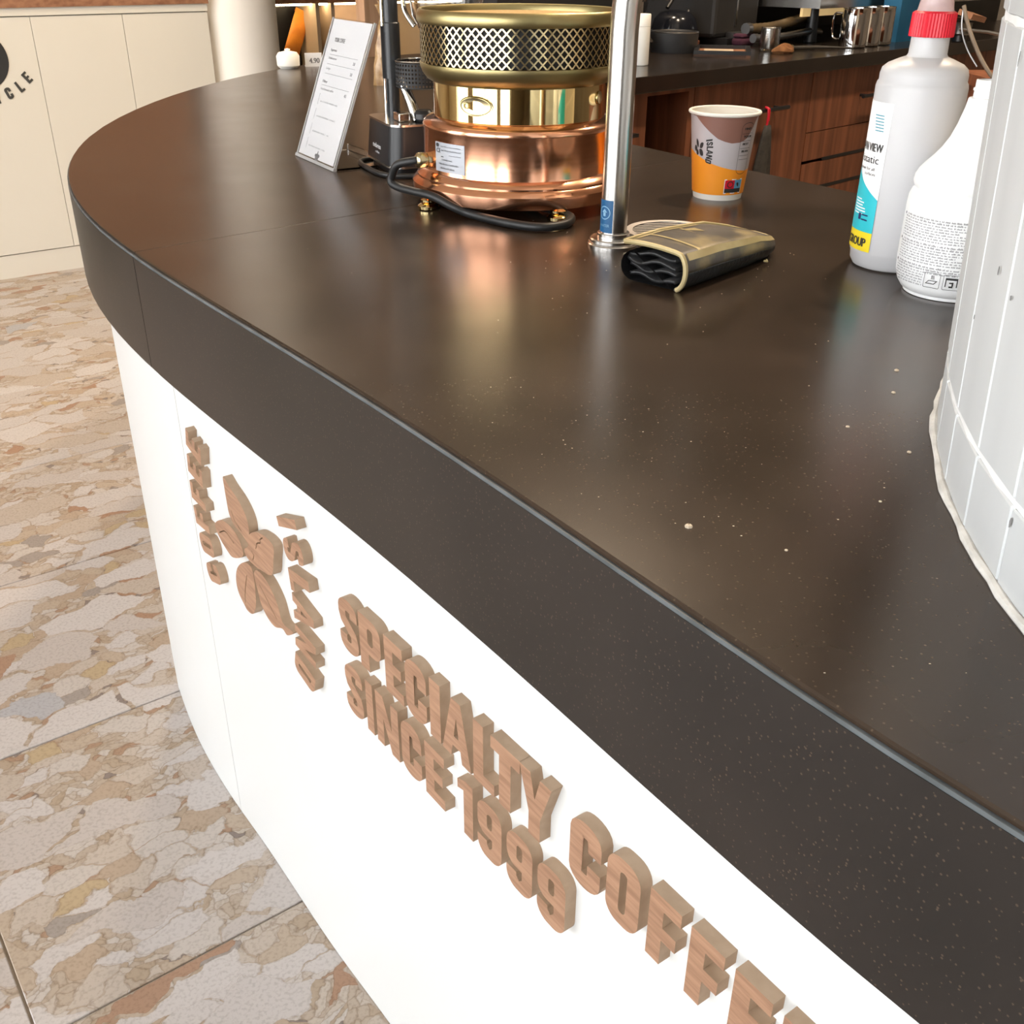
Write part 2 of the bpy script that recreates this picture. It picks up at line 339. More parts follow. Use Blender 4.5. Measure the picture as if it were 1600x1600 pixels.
def glyph(ch):
    t, s, w = .2, .23, .56
    if ch == 'I': return .26, [[(0,0),(.26,0),(.26,1),(0,1)]]
    if ch == 'E': return .5, [[(0,0),(.5,0),(.5,.19),(s,.19),(s,.41),(.45,.41),(.45,.59),(s,.59),(s,.81),(.5,.81),(.5,1),(0,1)]]
    if ch == 'F': return .5, [[(0,0),(s,0),(s,.38),(.45,.38),(.45,.57),(s,.57),(s,.81),(.5,.81),(.5,1),(0,1)]]
    if ch == 'L': return .48, [[(0,0),(.48,0),(.48,.19),(s,.19),(s,1),(0,1)]]
    if ch == 'T': return .6, [[(.18,0),(.42,0),(.42,.8),(.6,.8),(.6,1),(0,1),(0,.8),(.18,.8)]]
    if ch == 'Y': return .66, [[(.21,0),(.45,0),(.45,.36),(.66,1),(.43,1),(.33,.62),(.23,1),(0,1),(.21,.36)]]
    if ch == 'A': return .7, [[(0,0),(.22,0),(.255,.2),(.445,.2),(.48,0),(.7,0),(.46,1),(.24,1)], [(.29,.37),(.41,.37),(.35,.72)]]
    if ch == 'N': return .66, [[(0,0),(.21,0),(.21,.56),(.44,0),(.66,0),(.66,1),(.45,1),(.45,.46),(.22,1),(0,1)]]
    if ch == '1': return .38, [[(.15,0),(.38,0),(.38,1),(.19,1),(0,.92),(0,.76),(.15,.8)]]
    if ch == 'O': return w, [rrect(0,0,w,1,.22), rrect(s-.01,.19,w-s+.01,.81,.055)[::-1]]
    if ch == 'D': return w, [[(0,0)]+arc(w-.22,.22,.22,.22,-90,0)+arc(w-.22,.78,.22,.22,0,90)+[(0,1)], rrect(s-.01,.19,w-s+.01,.81,.05)[::-1]]
    if ch == 'P': return w, [[(0,0),(s,0),(s,.34)]+arc(w-.2,.54,.2,.2,-90,0)+arc(w-.2,.8,.2,.2,0,90)+[(0,1)], rrect(s-.01,.52,w-s+.03,.82,.05)[::-1]]
    if ch == 'R': return .6, [[(0,0),(s,0),(s,.36),(.27,.36),(.36,0),(.6,0),(.47,.40)]+arc(w-.2,.56,.2,.16,-60,0)+arc(w-.2,.8,.2,.2,0,90)+[(0,1)], rrect(s-.01,.54,w-s+.03,.82,.05)[::-1]]
    rr = (w-s)/2
    if ch == 'C':
        return w, [stroke([(w-s/2,.60),(w-s/2,.78)][:1]+arc(w/2,.80,rr,.09,0,180,10)+arc(w/2,.20,rr,.09,180,360,10)+[(w-s/2,.40)], s)]
    if ch == 'S':
        p = [(w-s/2,.68)]+arc(w/2,.80,rr,.09,0,180,10)+[(s/2,.70),(s/2+.03,.60),(w/2,.50),(w-s/2-.03,.40),(w-s/2,.30)]+arc(w/2,.20,rr,.09,0,-180,10)+[(s/2,.32)]
        return w, [stroke(p, s-.02)]
    if ch == '9':
        o = arc(.22,.78,.22,.22,90,180)[::1]
        o = arc(w-.22,.22,.22,.22,0,-90)+arc(.22,.22,.22,.22,-90,-180)+[(0,.31),(s-.01,.31),(s-.01,.25),(w/2,.19),(w-s+.01,.25),(w-s+.01,.40)]+arc(.2,.6,.2,.2,-90,-180)+arc(.22,.78,.22,.22,180,90)+arc(w-.22,.78,.22,.22,90,0)
        return w, [o, rrect(s-.01,.56,w-s+.01,.82,.05)[::-1]]
    raise KeyError(ch)

# ------------------------------------------------------------------ counter outline
EDGE = [(-.3625,2.938),(-.4206,2.8662),(-.4728,2.7808),(-.518,2.6882),(-.5559,2.5922),(-.5868,2.495),(-.6115,2.3975),(-.6307,2.3),(-.645,2.2022),(-.6548,2.1041),(-.6602,2.0053),(-.6612,1.906),(-.6575,1.8062),(-.6488,1.7064),(-.6345,1.6071),(-.6251,1.5578),(-.6142,1.5088),(-.6018,1.4603),(-.5877,1.4122),(-.5721,1.3648),(-.5548,1.3179),(-.536,1.2717),(-.5156,1.2262),(-.4938,1.1814),(-.4705,1.1374),(-.4459,1.0941),(-.4201,1.0514),(-.3931,1.0095),(-.3652,.9681),(-.3365,.9272),(-.3071,.8868),(-.2772,.8468),(-.2469,.807),(-.2164,.7674),(-.1859,.7279),(-.1554,.6883),(-.1251,.6486),(-.0952,.6087),(-.0656,.5685),(-.0364,.5281),(-.0075,.4874),(.0211,.4464),(.0494,.4053),(.0779,.3643),(.1066,.3234),(.136,.2831),(.1665,.2437)]
EDGE = [(-.262,3.03)] + EDGE + [(.26,.115),(.36,-.02),(.50,-.21),(.70,-.48),(.90,-.75)]
INNER = [(1.56,-.25),(1.1,.37),(.80,.745),(.60,.995),(.403,1.243),(.322,1.358),(.256,1.454),(.169,1.581),(.10,1.72),(.065,1.87),(.06,2.05),(.09,2.25),(.16,2.39),(.2555,2.4685)]
ZT, ZB = .951, .838
def vnorm(pts):
    out = []
    for i, p in enumerate(pts):
        a, b = pts[max(0, i-1)], pts[min(len(pts)-1, i+1)]
        dx, dy = b[0]-a[0], b[1]-a[1]; d = math.hypot(dx, dy); out.append((dy/d, -dx/d))
    return out
def offset(pts, d):      # positive = inwards (away from the customer side)
    return [(p[0]-n[0]*d, p[1]-n[1]*d) for p, n in zip(pts, vnorm(pts))]
EN = vnorm(EDGE)
# the joint between the two slabs runs from the band seam to the inner edge
iseam = min(range(len(EDGE)), key=lambda i: (EDGE[i][0]+.354)**2+(EDGE[i][1]-.95)**2)
SEAM = (-.3541, .9525)
e_far = EDGE[:iseam+ (1 if EDGE[iseam][1] > SEAM[1] else 0)]; e_near = EDGE[len(e_far):]
jin = (.245, 1.47)
# ---- setting: floor
floor = struct(MB().box((FU-.12, -6.2, -.06), (7, 7.2, -.004), tr=lambda p: uv(p.x, p.y, p.z)).build('floor', M_grout, smooth=0))
TW, TH_ = 1.132, .566
tile_mb = MB(); g = .0018
tile_mb.box((-TW/2+g, -TH_/2+g, -.012), (TW/2-g, TH_/2-g, 0))
tile0 = None
for ci in range(-3, 4):
    for cj in range(-4, 12):
        u = .02+TW*(ci+.5); v = 1.0+TH_*(cj+.5)+(TH_/2 if ci % 2 else 0)
        p = uv(u, v)
        if p.length > 6.5 or v > 4.75 or (p.x > .75 and p.y < 3.0) or p.y < -.8: continue
        if tile0 is None:
            tile0 = tile_mb.build('floor_tile', M_floor, floor, smooth=0); o = tile0
            bevel(tile0, .0012, 1)
        else:
            o = tile0.copy(); col.objects.link(o); o.parent = floor
        o.location = p; o.rotation_euler = (0, 0, AU + (PI if random.random() < .5 else 0))
# ---- walls, ceiling, shop front
def wall(name, a, b, h, m, t=.12, z0=0):
    a, b = Vector(a), Vector(b); d = (b-a).normalized(); n = Vector((-d.y, d.x, 0)); L_ = (b-a).length
    return struct(MB().box((0, 0, z0), (L_, t, h), tr=lambda p: a+d*p.x+n*p.y+Vector((0, 0, p.z))).build(name, m, smooth=0))
wall('wall_back', uv(-6, 6.4), uv(7, 6.4), 3.2, M_beige)
wall('wall_right', uv(6.2, 7), uv(6.2, -6), 3.2, M_wallp)
wall('wall_front', uv(7, -5.8), uv(-5, -5.8), 3.2, M_wallp)
wall('wall_left', uv(FU, 4.1), uv(FU, 7), 3.2, M_creamwall)
struct(MB().box((FU-.15, -6.2, 3.2), (7, 7.2, 3.3), tr=lambda p: uv(p.x, p.y, p.z)).build('ceiling', M_ceil, smooth=0))
for n_, (a_, b_) in enumerate(OPEN):
    wf = empty('window_%d' % (n_+1), uv(FU, (a_+b_)/2), kind='structure')
    def wbar(nm, v0, v1, z0, z1):
        o = MB().box((-.05, v0, z0), (.05, v1, z1), tr=lambda p: uv(p.x+FU, p.y, p.z)).build(nm, M_mull, wf, smooth=0); o.location = -wf.location
    k_ = max(1, round((b_-a_)/1.3))
    for q_ in range(k_+1):
        vv = lerp(a_, b_, q_/k_); wbar('mullion', vv-.03, vv+.03, 0, 3.2)
    for z in (.03, 2.4, 3.15): wbar('transom', a_+.03, b_-.03, z-.03, z+.03)
for n_, (a_, b_) in enumerate([(-6.0, -2.6), (-1.25, -.9), (1.7, 2.25)]):
    struct(MB().box((-.12, a_+.03, 0), (.12, b_-.03, 3.2), tr=lambda p: uv(p.x+FU, p.y, p.z)).build('wall_pier_%d' % (n_+1), M_wallp, smooth=0))
tag(struct(MB().box((-16, -9, -.3), (FU-.12, 9, .004), tr=lambda p: uv(p.x, p.y, p.z)).build('ground_outside', M_pav, smooth=0)))

# ---- round pillar clad in narrow tiles
PC = Vector((.791, .363, 0)); PR = .575; NT = 72
def flare(z): return .05*max(0, z-ZT)            # the pillar widens slightly upwards
pillar = empty('column_round', PC, kind='structure')
core = MB(); core.lathe([(PR-.0008, 0), (PR-.0008, ZT), (PR-.0008+flare(3.2), 3.2)], n=NT, cap=True); core.build('pillar_core', M_tgrout, pillar, smooth=0)
rows = [(.949, .992), (.994, 1.172), (1.174, 1.352), (1.354, 1.532)]
da = 2*PI/NT; a_j = math.atan2(.4397-.363, .2216-.791)     # a joint passes here
def tile_verts(k, z0, z1, gp=.0007, r=PR):
    a0, a1 = a_j+k*da, a_j+(k+1)*da
    e = gp/PR; a0 += e; a1 -= e; vs_ = []
    for z in (z0+gp, z1-gp):
        for rr, a in ((r, a0), (r, a1), (r-.006, a1), (r-.006, a0)): vs_.append(Vector(((rr+flare(z))*math.cos(a), (rr+flare(z))*math.sin(a), z)))
    return vs_
TF = [(0,3,2,1),(4,5,6,7),(0,1,5,4),(1,2,6,5),(2,3,7,6),(3,0,4,7)]
proto_row = {}
for (z0, z1) in rows:
    for k in range(-16, 14):
        if z0 not in proto_row:
            mb = MB(); mb.add(tile_verts(0, z0, z1), TF)
            o = mb.build('pillar_tile', M_tile, pillar, smooth=0); bevel(o, .0008, 1); proto_row[z0] = o; o.rotation_euler = (0, 0, k*da)
        else:
            o = proto_row[z0].copy(); col.objects.link(o); o.parent = pillar; o.rotation_euler = (0, 0, k*da)
rest = MB()
for zi in range(-6, 10):
    z0 = .994+.18*zi; z1 = z0+.178
    if z0 < -.1 or z1 > 3.2: continue
    for k in range(NT):
        kk = (k+16) % NT
        if kk < 30 and .95 < z0 < 1.5: continue
        if z0 < .95 and z1 > .95: continue
        rest.add(tile_verts(k, max(z0, 0), z1), TF)
o = rest.build('pillar_tiles_rest', M_tile, pillar, smooth=0); o['kind'] = 'stuff'
# ragged caulk line where the pillar meets the worktop
pts = []; rs = []
for i in range(150):
    a = lerp(1.45, 4.75, i/149); rr = PR+.0010+random.uniform(-.0006, .0006)
    pts.append((rr*math.cos(a), rr*math.sin(a), ZT+.001)); rs.append(.0022+random.uniform(-.0006, .0006))
MB().tube(pts, rs, 8).build('caulk_bead', M_caulk, pillar)
for (a, z, w, h) in [(2.98, 1.075, .0035, .009), (3.02, 1.07, .003, .006), (3.10, .985, .004, .01), (3.22, 1.02, .003, .007), (2.93, 1.045, .003, .005), (2.93, 1.16, .002, .012), (2.99, 1.22, .0016, .006), (3.155, 1.115, .0025, .005), (2.86, 1.19, .002, .008), (3.2, .978, .0028, .008)]:
    mb = MB(); rr = PR+.0006+flare(z); n8 = 9
    w *= .5; h *= .5; poly = [(w*.5*math.cos(2*PI*i/n8)*random.uniform(.6, 1.2), h*.5*math.sin(2*PI*i/n8)*random.uniform(.6, 1.2)) for i in range(n8)]
    mb.prism([poly], 0, .0003, lambda x, y, d: Vector(((rr+d)*math.cos(a+x/PR), (rr+d)*math.sin(a+x/PR), z+y)))
    mb.build('chip_mark', M_chip, pillar, smooth=0)

# ------------------------------------------------------------------ the counter
counter = empty('bar_counter', (-.1, 1.2, 0), label='long curved dark brown bar worktop with thick edge band on white front', cat='counter')
def cpart(mb, name, m, **k):
    o = mb.build(name, m, **k); o.parent = counter; o.location = -counter.location; return o
ident = lambda x, y, d: Vector((x, y, d))
gapv = Vector((jin[0]-SEAM[0], jin[1]-SEAM[1], 0)).normalized(); gn = Vector((-gapv.y, gapv.x, 0))*.00016
IN_far = [p for p in INNER if p[1] > jin[1]]; IN_near = [p for p in INNER if p[1] < jin[1]]
ins = .0022
eo = offset(EDGE, ins); so = (SEAM[0]+.0018, SEAM[1]+.0013)
eofar, eonear = eo[:len(e_far)], eo[len(e_far):]
slab_far = eofar + [(so[0]+gn.x, so[1]+gn.y), (jin[0]+gn.x, jin[1]+gn.y)] + IN_far
slab_near = [(so[0]-gn.x, so[1]-gn.y)] + eonear + IN_near + [(jin[0]-gn.x, jin[1]-gn.y)]
for pl in (slab_far, slab_near):
    mb = MB(); mb.prism([pl], ZT-.012, ZT, ident); o = cpart(mb, 'worktop_slab', M_top, smooth=0); bevel(o, .001, 1)
def ribbon(pts, d0, d1, z0, z1):
    a, b = offset(pts, d0), offset(pts, d1); mb = MB(); n = len(pts)
    vs_ = [(x, y, z) for z in (z0, z1) for ring in (a, b) for x, y in ring]
    fs = []
    for i in range(n-1):
        fs += [(i, i+1, 2*n+i+1, 2*n+i), (n+i+1, n+i, 3*n+i, 3*n+i+1), (2*n+i, 2*n+i+1, 3*n+i+1, 3*n+i), (i+1, i, n+i, n+i+1)]
    fs += [(0, 2*n, 3*n, n), (n-1, 2*n-1, 4*n-1, 3*n-1)]
    return mb.add(vs_, fs)
def toward(p, q, d):
    L_ = math.hypot(q[0]-p[0], q[1]-p[1]); return (p[0]+(q[0]-p[0])*d/L_, p[1]+(q[1]-p[1])*d/L_)
bf = e_far + [toward(SEAM, e_far[-1], .0006)]; bn = [toward(SEAM, e_near[0], .0006)] + e_near
for pl in (bf, bn):
    o = cpart(ribbon(pl, 0, .02, ZB, ZT-.0048), 'edge_band', M_band, smooth=40)
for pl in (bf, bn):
    o = cpart(ribbon(pl, .0003, .012, ZT-.0048, ZT-.0026), 'lit_chamfer', M_chamfer, smooth=40)  # thin strip with the chamfer's highlight put into its colour
# top-side specks of dust, a few crumbs
crumbs = MB()
for i in range(150):
    if i < 110:
        x, y = random.uniform(-.02, .24), random.uniform(.30, .95); s = random.uniform(.0002, .00042)
    else:
        x, y = random.uniform(-.25, .3), random.uniform(.85, 1.15); s = random.uniform(.0002, .0004)
    ok = min((x-a)**2+(y-b)**2 for a, b in EDGE)
    n = min(range(len(EDGE)), key=lambda i_: (x-EDGE[i_][0])**2+(y-EDGE[i_][1])**2)
    if (x-EDGE[n][0])*EN[n][0]+(y-EDGE[n][1])*EN[n][1] > -.012 or (x-PC.x)**2+(y-PC.y)**2 < .6**2: continue
    crumbs.box((x-s, y-s*.6, ZT), (x+s, y+s*.6, ZT+s*.5))
for (x, y, s) in [(.087, .442, .0019), (.2, .565, .0011), (.245, .62, .0013), (.26, .66, .0015), (.225, .53, .0012), (.19, .47, .0008), (.13, .42, .0008)]:
    crumbs.lathe([(s*1.1, 0), (s*.9, s*.5), (s*.2, s*.8)], (x, y, ZT), n=7)
o = cpart(crumbs, 'dust_specks', mat('crumb', (.55, .47, .36), rough=.9)); o['kind'] = 'stuff'

# ---- white curved front below
FP = [(-.6226,1.5312),(-.5945,1.4745),(-.5691,1.4244),(-.5425,1.3766),(-.5168,1.3345),(-.4782,1.2761),(-.4467,1.2318),(-.4221,1.1983),(-.3839,1.1504),(-.348,1.1009),(-.2405,.9507),(-.1494,.8367),(.076,.533),(.243,.300),(.4,.09),(.98,-.66)]
def resample(pts, step):
    out = [pts[0]]; acc = 0
    d = [0]
    for a, b in zip(pts, pts[1:]): d.append(d[-1]+math.hypot(b[0]-a[0], b[1]-a[1]))
    s = step
    while s < d[-1]:
        i = max(j for j in range(len(d)) if d[j] <= s); i = min(i, len(pts)-2); t = (s-d[i])/(d[i+1]-d[i])
        out.append((lerp(pts[i][0], pts[i+1][0], t), lerp(pts[i][1], pts[i+1][1], t))); s += step
    return out
FC = resample(FP, .01)
for _ in range(30):
    FC = [FC[0]]+[(.25*FC[i-1][0]+.5*FC[i][0]+.25*FC[i+1][0], .25*FC[i-1][1]+.5*FC[i][1]+.25*FC[i+1][1]) for i in range(1, len(FC)-1)]+[FC[-1]]
FN = vnorm(FC)
def onfront(s, z, d):
    i = min(int(s/.01), len(FC)-2); t = s/.01-i
    x = lerp(FC[i][0], FC[i+1][0], t); y = lerp(FC[i][1], FC[i+1][1], t); nx = lerp(FN[i][0], FN[i+1][0], t); ny = lerp(FN[i][1], FN[i+1][1], t)
    return Vector((x+nx*d, y+ny*d, z))
far = [p for p in offset(EDGE, .005) if p[1] > 1.60]
front = empty('counter_front', (-.2, 1.1, 0), label='tall white curved counter front panels standing on the marble floor', cat='counter front')
FALL = resample(far, .03) + FC[2:]
k_s = min(range(len(FALL)), key=lambda i: (FALL[i][0]-onfront(.3855, 0, 0).x)**2+(FALL[i][1]-onfront(.3855, 0, 0).y)**2)
ps = onfront(.3855, 0, 0); ps = (ps.x, ps.y)
fa = FALL[:k_s] + [toward(ps, FALL[k_s-1], .0006)]; fb = [toward(ps, FALL[k_s+1], .0006)] + FALL[k_s+1:]
for pl in (fa, fb):
    o = ribbon(pl, 0, .015, .001, ZB).build('front_panel', M_white, smooth=40); o.parent = front; o.location = -front.location
o = ribbon(FALL, .03, .06, .001, ZB).build('carcass_wall', M_blackm, smooth=40); o.parent = front; o.location = -front.location
o = ribbon(IN_far[::-1]+[jin]+IN_near[::-1], -.04, -.06, .001, ZT-.012).build('back_panel', M_walnut, smooth=40); o.parent = front; o.location = -front.location

# ---- wooden letters glued to the front
LT = .011
SH = [(.44,-.0169),(.5,-.0173),(.605,-.0158),(.72,-.0115),(.77,-.0101),(.832,-.0094),(1.0,-.0069),(1.2,-.0031),(1.42,.0011)]
def letter_obj(polys, mp, parent, name='letter'):
    mb = MB(); mb.prism(polys, 0, LT, mp, 0, 1)
    o = mb.build(name, [M_wood, M_mdf_lit], smooth=30); o.parent = parent; o.location = -parent.location; return o
def row(root, chars, z0, h):
    for ch, s0, s1 in chars:
        s0 += interp(s0, SH); s1 += interp(s1, SH)
        w, polys = glyph(ch); k = (s1-s0)/w
        letter_obj(polys, lambda x, y, d: onfront(s0+x*k, z0+y*h, d), root)
sg1 = empty('sign_lettering', onfront(1.1, .6, 0), label='wooden letters SPECIALTY COFFEE on the white counter front', cat='lettering')
row(sg1, [('S',.832,.869),('P',.8718,.9120),('E',.9190,.9510),('C',.9553,.9905),('I',.9958,1.0125),('A',1.0150,1.0585),('L',1.0620,1.0915),('T',1.0865,1.1250),('Y',1.1245,1.1640),('C',1.1868,1.2215),('O',1.2280,1.2622),('F',1.2712,1.3005),('F',1.3092,1.3385),('E',1.3472,1.3770),('E',1.3855,1.4150)], .5845, .0636)
sg2 = empty('sign_lettering', onfront(1.0, .52, 0), label='wooden letters SINCE 1999 below the longer wooden line', cat='lettering')
row(sg2, [('S',.834,.8695),('I',.8755,.8890),('N',.8950,.9370),('C',.9420,.9775),('E',.9838,1.0158),('1',1.0370,1.0600),('9',1.0670,1.1018),('9',1.1088,1.1435),('9',1.1500,1.1850)], .5063, .0626)
logo = empty('wooden_logo', onfront(.6, .59, 0), label='wooden flower emblem between upright words COFFEE and ISLAND', cat='logo')
LCs, LCz = .589, .5795
def radial(cs, cz, R, ang, x, y, side):
    # letter cell on an arc: x along the reading direction, y towards the outside
    a = ang; rr = R+y
    er = (side*math.cos(a), math.sin(a)); et = (side*math.sin(a), -math.cos(a)) if side > 0 else (-math.sin(a)*-1, math.cos(a))
    return cs+er[0]*rr+et[0]*x, cz+er[1]*rr+et[1]*x
RB = .29
def arc_word(word, cells, sb, side):
    # sb: baseline s at the middle of the word; cells: centre z and width of each letter
    cs = sb-side*RB
    for ch, zc, w_ in zip(word, *cells):
        w, polys = glyph(ch); k = w_/w; zc = .6805+(zc-.69)*1.019; a = math.asin((zc-LCz)/RB)
        if side > 0:
            er = (math.cos(a), math.sin(a)); et = (math.sin(a), -math.cos(a))
        else:
            er = (-math.cos(a), math.sin(a)); et = (math.sin(a), math.cos(a))
        def mp(x, y, d, er=er, et=et, k=k, w_=w_):
            xx = x*k-w_/2; rr = RB+y*.046
            return onfront(cs+er[0]*rr+et[0]*xx, LCz+er[1]*rr+et[1]*xx, d)
        letter_obj(polys, mp, logo)
arc_word('ISLAND', ([.6830,.6555,.6205,.5880,.5490,.5105], [.0110,.0265,.0265,.0330,.0310,.0265]), .7178, 1)
arc_word('COFFEE', ([.5050,.5400,.5720,.6030,.6360,.6690], [.0270,.0280,.0250,.0250,.0255,.0255]), .4690, -1)
def petal(pts, veins, name='petal'):
    o2 = [(p.x, p.y) for p in smooth_path([(a, b, 0) for a, b in pts], 4, True)]
    loops = [o2]
    for v in veins:
        vp = [(p.x, p.y) for p in smooth_path([(a, b, 0) for a, b in v], 4)]; loops.append(stroke(vp, .0017)[::-1])
    letter_obj(loops, lambda x, y, d: onfront(x, y, d), logo, name)
petal([(.5509,.6632),(.55,.6493),(.5511,.6334),(.5541,.6153),(.5668,.6058),(.5851,.6046),(.6049,.5995),(.6098,.6039),(.6148,.6253),(.6085,.6398),(.5908,.6507),(.5662,.6575)], [[(.5625,.6240),(.5700,.6140),(.5887,.6083)]], 'leaf')
petal([(.4964,.5755),(.5089,.5856),(.5277,.5942),(.5546,.5973),(.5722,.5929),(.5818,.5834),(.5816,.5705),(.5465,.5516),(.5271,.5524),(.5091,.5585),(.4971,.5677)], [[(.5073,.568),(.5259,.5789),(.5394,.5802),(.5560,.5760)]])
petal([(.6119,.6131),(.6234,.6226),(.6369,.6296),(.6492,.6334),(.669,.6363),(.6825,.6323),(.6778,.6129),(.668,.5892),(.6408,.5807),(.6208,.5767),(.598,.5758),(.5895,.5835),(.6037,.5954)], [[(.654,.6304),(.6450,.6235),(.6456,.6197),(.6345,.6138),(.6290,.6036)], [(.6130,.5944),(.6190,.5899),(.6140,.5820)]])
petal([(.5505,.5337),(.564,.5497),(.5851,.5642),(.6025,.5679),(.6095,.5600),(.6090,.5407),(.604,.5133),(.5894,.4935),(.5712,.4887),(.5620,.4928),(.549,.5009),(.5446,.5147)], [[(.5867,.5471),(.5766,.5263),(.5700,.5084),(.5690,.4980)]])
petal([(.6125,.5639),(.6226,.5725),(.6386,.5745),(.657,.5688),(.6731,.5553),(.6808,.5371),(.6895,.5331),(.7101,.5359),(.6923,.5221),(.6802,.5242),(.6584,.5143),(.6384,.5158),(.6223,.5264),(.6164,.5437),(.6122,.5537)], [[(.6253,.5546),(.6453,.5426),(.6669,.5293)]], 'leaf')

# ------------------------------------------------------------------ things on the counter
def Z(o, *a): return o
# -- sand coffee heater
RC = Vector((.0045, 1.198, ZT))
heater = empty('sand_coffee_heater', RC, label='round copper and brass hot sand coffee heater with pierced rim', cat='coffee heater')
MB().lathe([(0.09747,.012),(0.11696,.012),(0.11751,.0145),(0.11859,.022),(0.11859,.0245),(0.11534,.0285),(0.11317,.030),(0.11317,.032),(0.10884,.0365),(0.10553,.0380),(0.10497,.040),(0.10497,.0795),(0.10553,.0805),(0.10553,.0835),(0.10442,.0855),(0.10080,.0885),(0.09408,.0905),(0.09240,.0915)], n=96).build('copper_base', M_copper, heater)
MB().lathe([(0.09240,.0915),(0.09296,.092),(0.09296,.128)], n=96).build('brass_band', M_brass, heater)
MB().lathe([(0.08800,.1255),(0.09405,.1255),(0.09955,.1285),(0.10395,.134),(0.10615,.1395),(0.10670,.142),(0.10670,.1442),(0.10505,.1447)], n=96).build('dish_base', M_brassd, heater)
MB().lathe([(0.10505,.1815),(0.10725,.1815),(0.10890,.184),(0.10890,.1895),(0.10758,.1935),(0.10560,.1950),(0.10340,.1945),(0.10175,.192),(0.10120,.186)], n=96).build('rim_ring', M_brassd, heater)
MB().lathe([(0.10175,.145),(0.10175,.190)], n=64).build('inner_wall', M_blackm, heater)
MB().lathe([(0.10098,.1885),(0.06600,.1878),(0.03300,.1872),(0.00055,.187)], n=64).build('sand_bed', M_sand, heater)
# pierced lattice: diamonds around the rim
NL, NR = 74, 4; R1, t1 = .1056, .0014; zl0, zl1 = .1447, .1815; hh = (zl1-zl0)/NR; aw = 2*PI/NL
lat = MB()
def lp(a, z, r): return Vector((r*math.cos(a), r*math.sin(a), z))
for rI in range(2*NR+1):
    for k in range(NL):
        ca = aw*(k+(.5 if rI % 2 else 0)); cz = zl0+hh*.5*rI
        outer = [(ca-aw/2, cz), (ca, cz-hh/2), (ca+aw/2, cz), (ca, cz+hh/2)]
        innr = [(ca-aw/2*.76, cz), (ca, cz-hh/2*.76), (ca+aw/2*.76, cz), (ca, cz+hh/2*.76)]
        cl = lambda p: (p[0], min(max(p[1], zl0), zl1))
        outer, innr = [cl(p) for p in outer], [cl(p) for p in innr]
        vs_ = [lp(a, z, R1) for a, z in outer]+[lp(a, z, R1) for a, z in innr]+[lp(a, z, R1-t1) for a, z in innr]
        lat.add(vs_, [(i, (i+1) % 4, 4+(i+1) % 4, 4+i) for i in range(4)]+[(4+i, 4+(i+1) % 4, 8+(i+1) % 4, 8+i) for i in range(4)])
lat.build('pierced_lattice', M_brassl, heater, smooth=0, fix=False)
for a in (-2.62, -1.19, .42, 1.95):
    MB().lathe([(.0090,0),(.0122,.0012),(.0125,.0042),(.0095,.0066),(.0058,.0072),(.0088,.0085),(.0090,.0105),(.0060,.012),(.003,.0135)], (.112*math.cos(a), .112*math.sin(a), 0), n=20, cap=True).build('foot', M_brass, heater)
# helper for stickers on cylinders: angle 0 faces the camera
camdir = math.atan2(-RC.y, -RC.x)
def cyl_map(r, a0, z0, off=.0004): return lambda x, y, d=0: Vector(((r+off+d)*math.cos(a0+x/r), (r+off+d)*math.sin(a0+x/r), z0+y))
# rating plate on the copper base (left part), printed
pa = camdir-.775
mp = cyl_map(.105, pa, .0415)
def gridplate(x0, y0, x1, y1, mp, n=10, d=.0): 
    mb = MB(); vs_ = []; 
    for i in range(n+1):
        x = lerp(x0, x1, i/n); vs_ += [mp(x, y0, d), mp(x, y1, d)]
    return mb.add(vs_, [(2*i, 2*i+2, 2*i+3, 2*i+1) for i in range(n)])
plate = gridplate(-.0225, 0, .0225, .0295, mp).build('rating_plate', M_silverlab, heater, fix=False)
pr = MB(); mq = cyl_map(.105, pa, .0415, .0007)
pr.prism([[(-.018+.0028*math.cos(2*PI*i/16), .0265+.0020*math.sin(2*PI*i/16)) for i in range(16)]], 0, .0001, mq)
put_text(pr, 'CE', .0062, lambda x, y: mq(x-.0200, y+.0190), bold=.0002)
for (x, y, w, hgt, s) in [(-.0125,.0252,.030,.0016,'Ottomanische Geraete'),(-.0115,.0212,.029,.0021,'Istanbulerstrasse 27'),(.001,.0170,.017,.0018,'Germany'),(-.0098,.0205,.004,.002,'V')][:3]:
    put_text(pr, ''.join(random.choice('iIl1tnrueo') for _ in s), hgt, lambda X, Y: mq(X+x, Y+y), width=w)
pr.prism([[(-.0118,.0150),(-.0075,.0150),(-.0075,.0158),(-.0118,.0158)]], 0, .0001, mq)
for (x, y, w, hgt, n) in [(-.011,.0116,.0165,.0023,10),(-.0165,.0072,.031,.0025,22),(-.0135,.0030,.0225,.0025,15)]:
    put_text(pr, ''.join(random.choice('iIl1tn8360') for _ in range(n)), hgt, lambda X, Y: mq(X+x, Y+y), width=w)
o = pr.build('plate_print', M_ink, plate, smooth=0, fix=False)
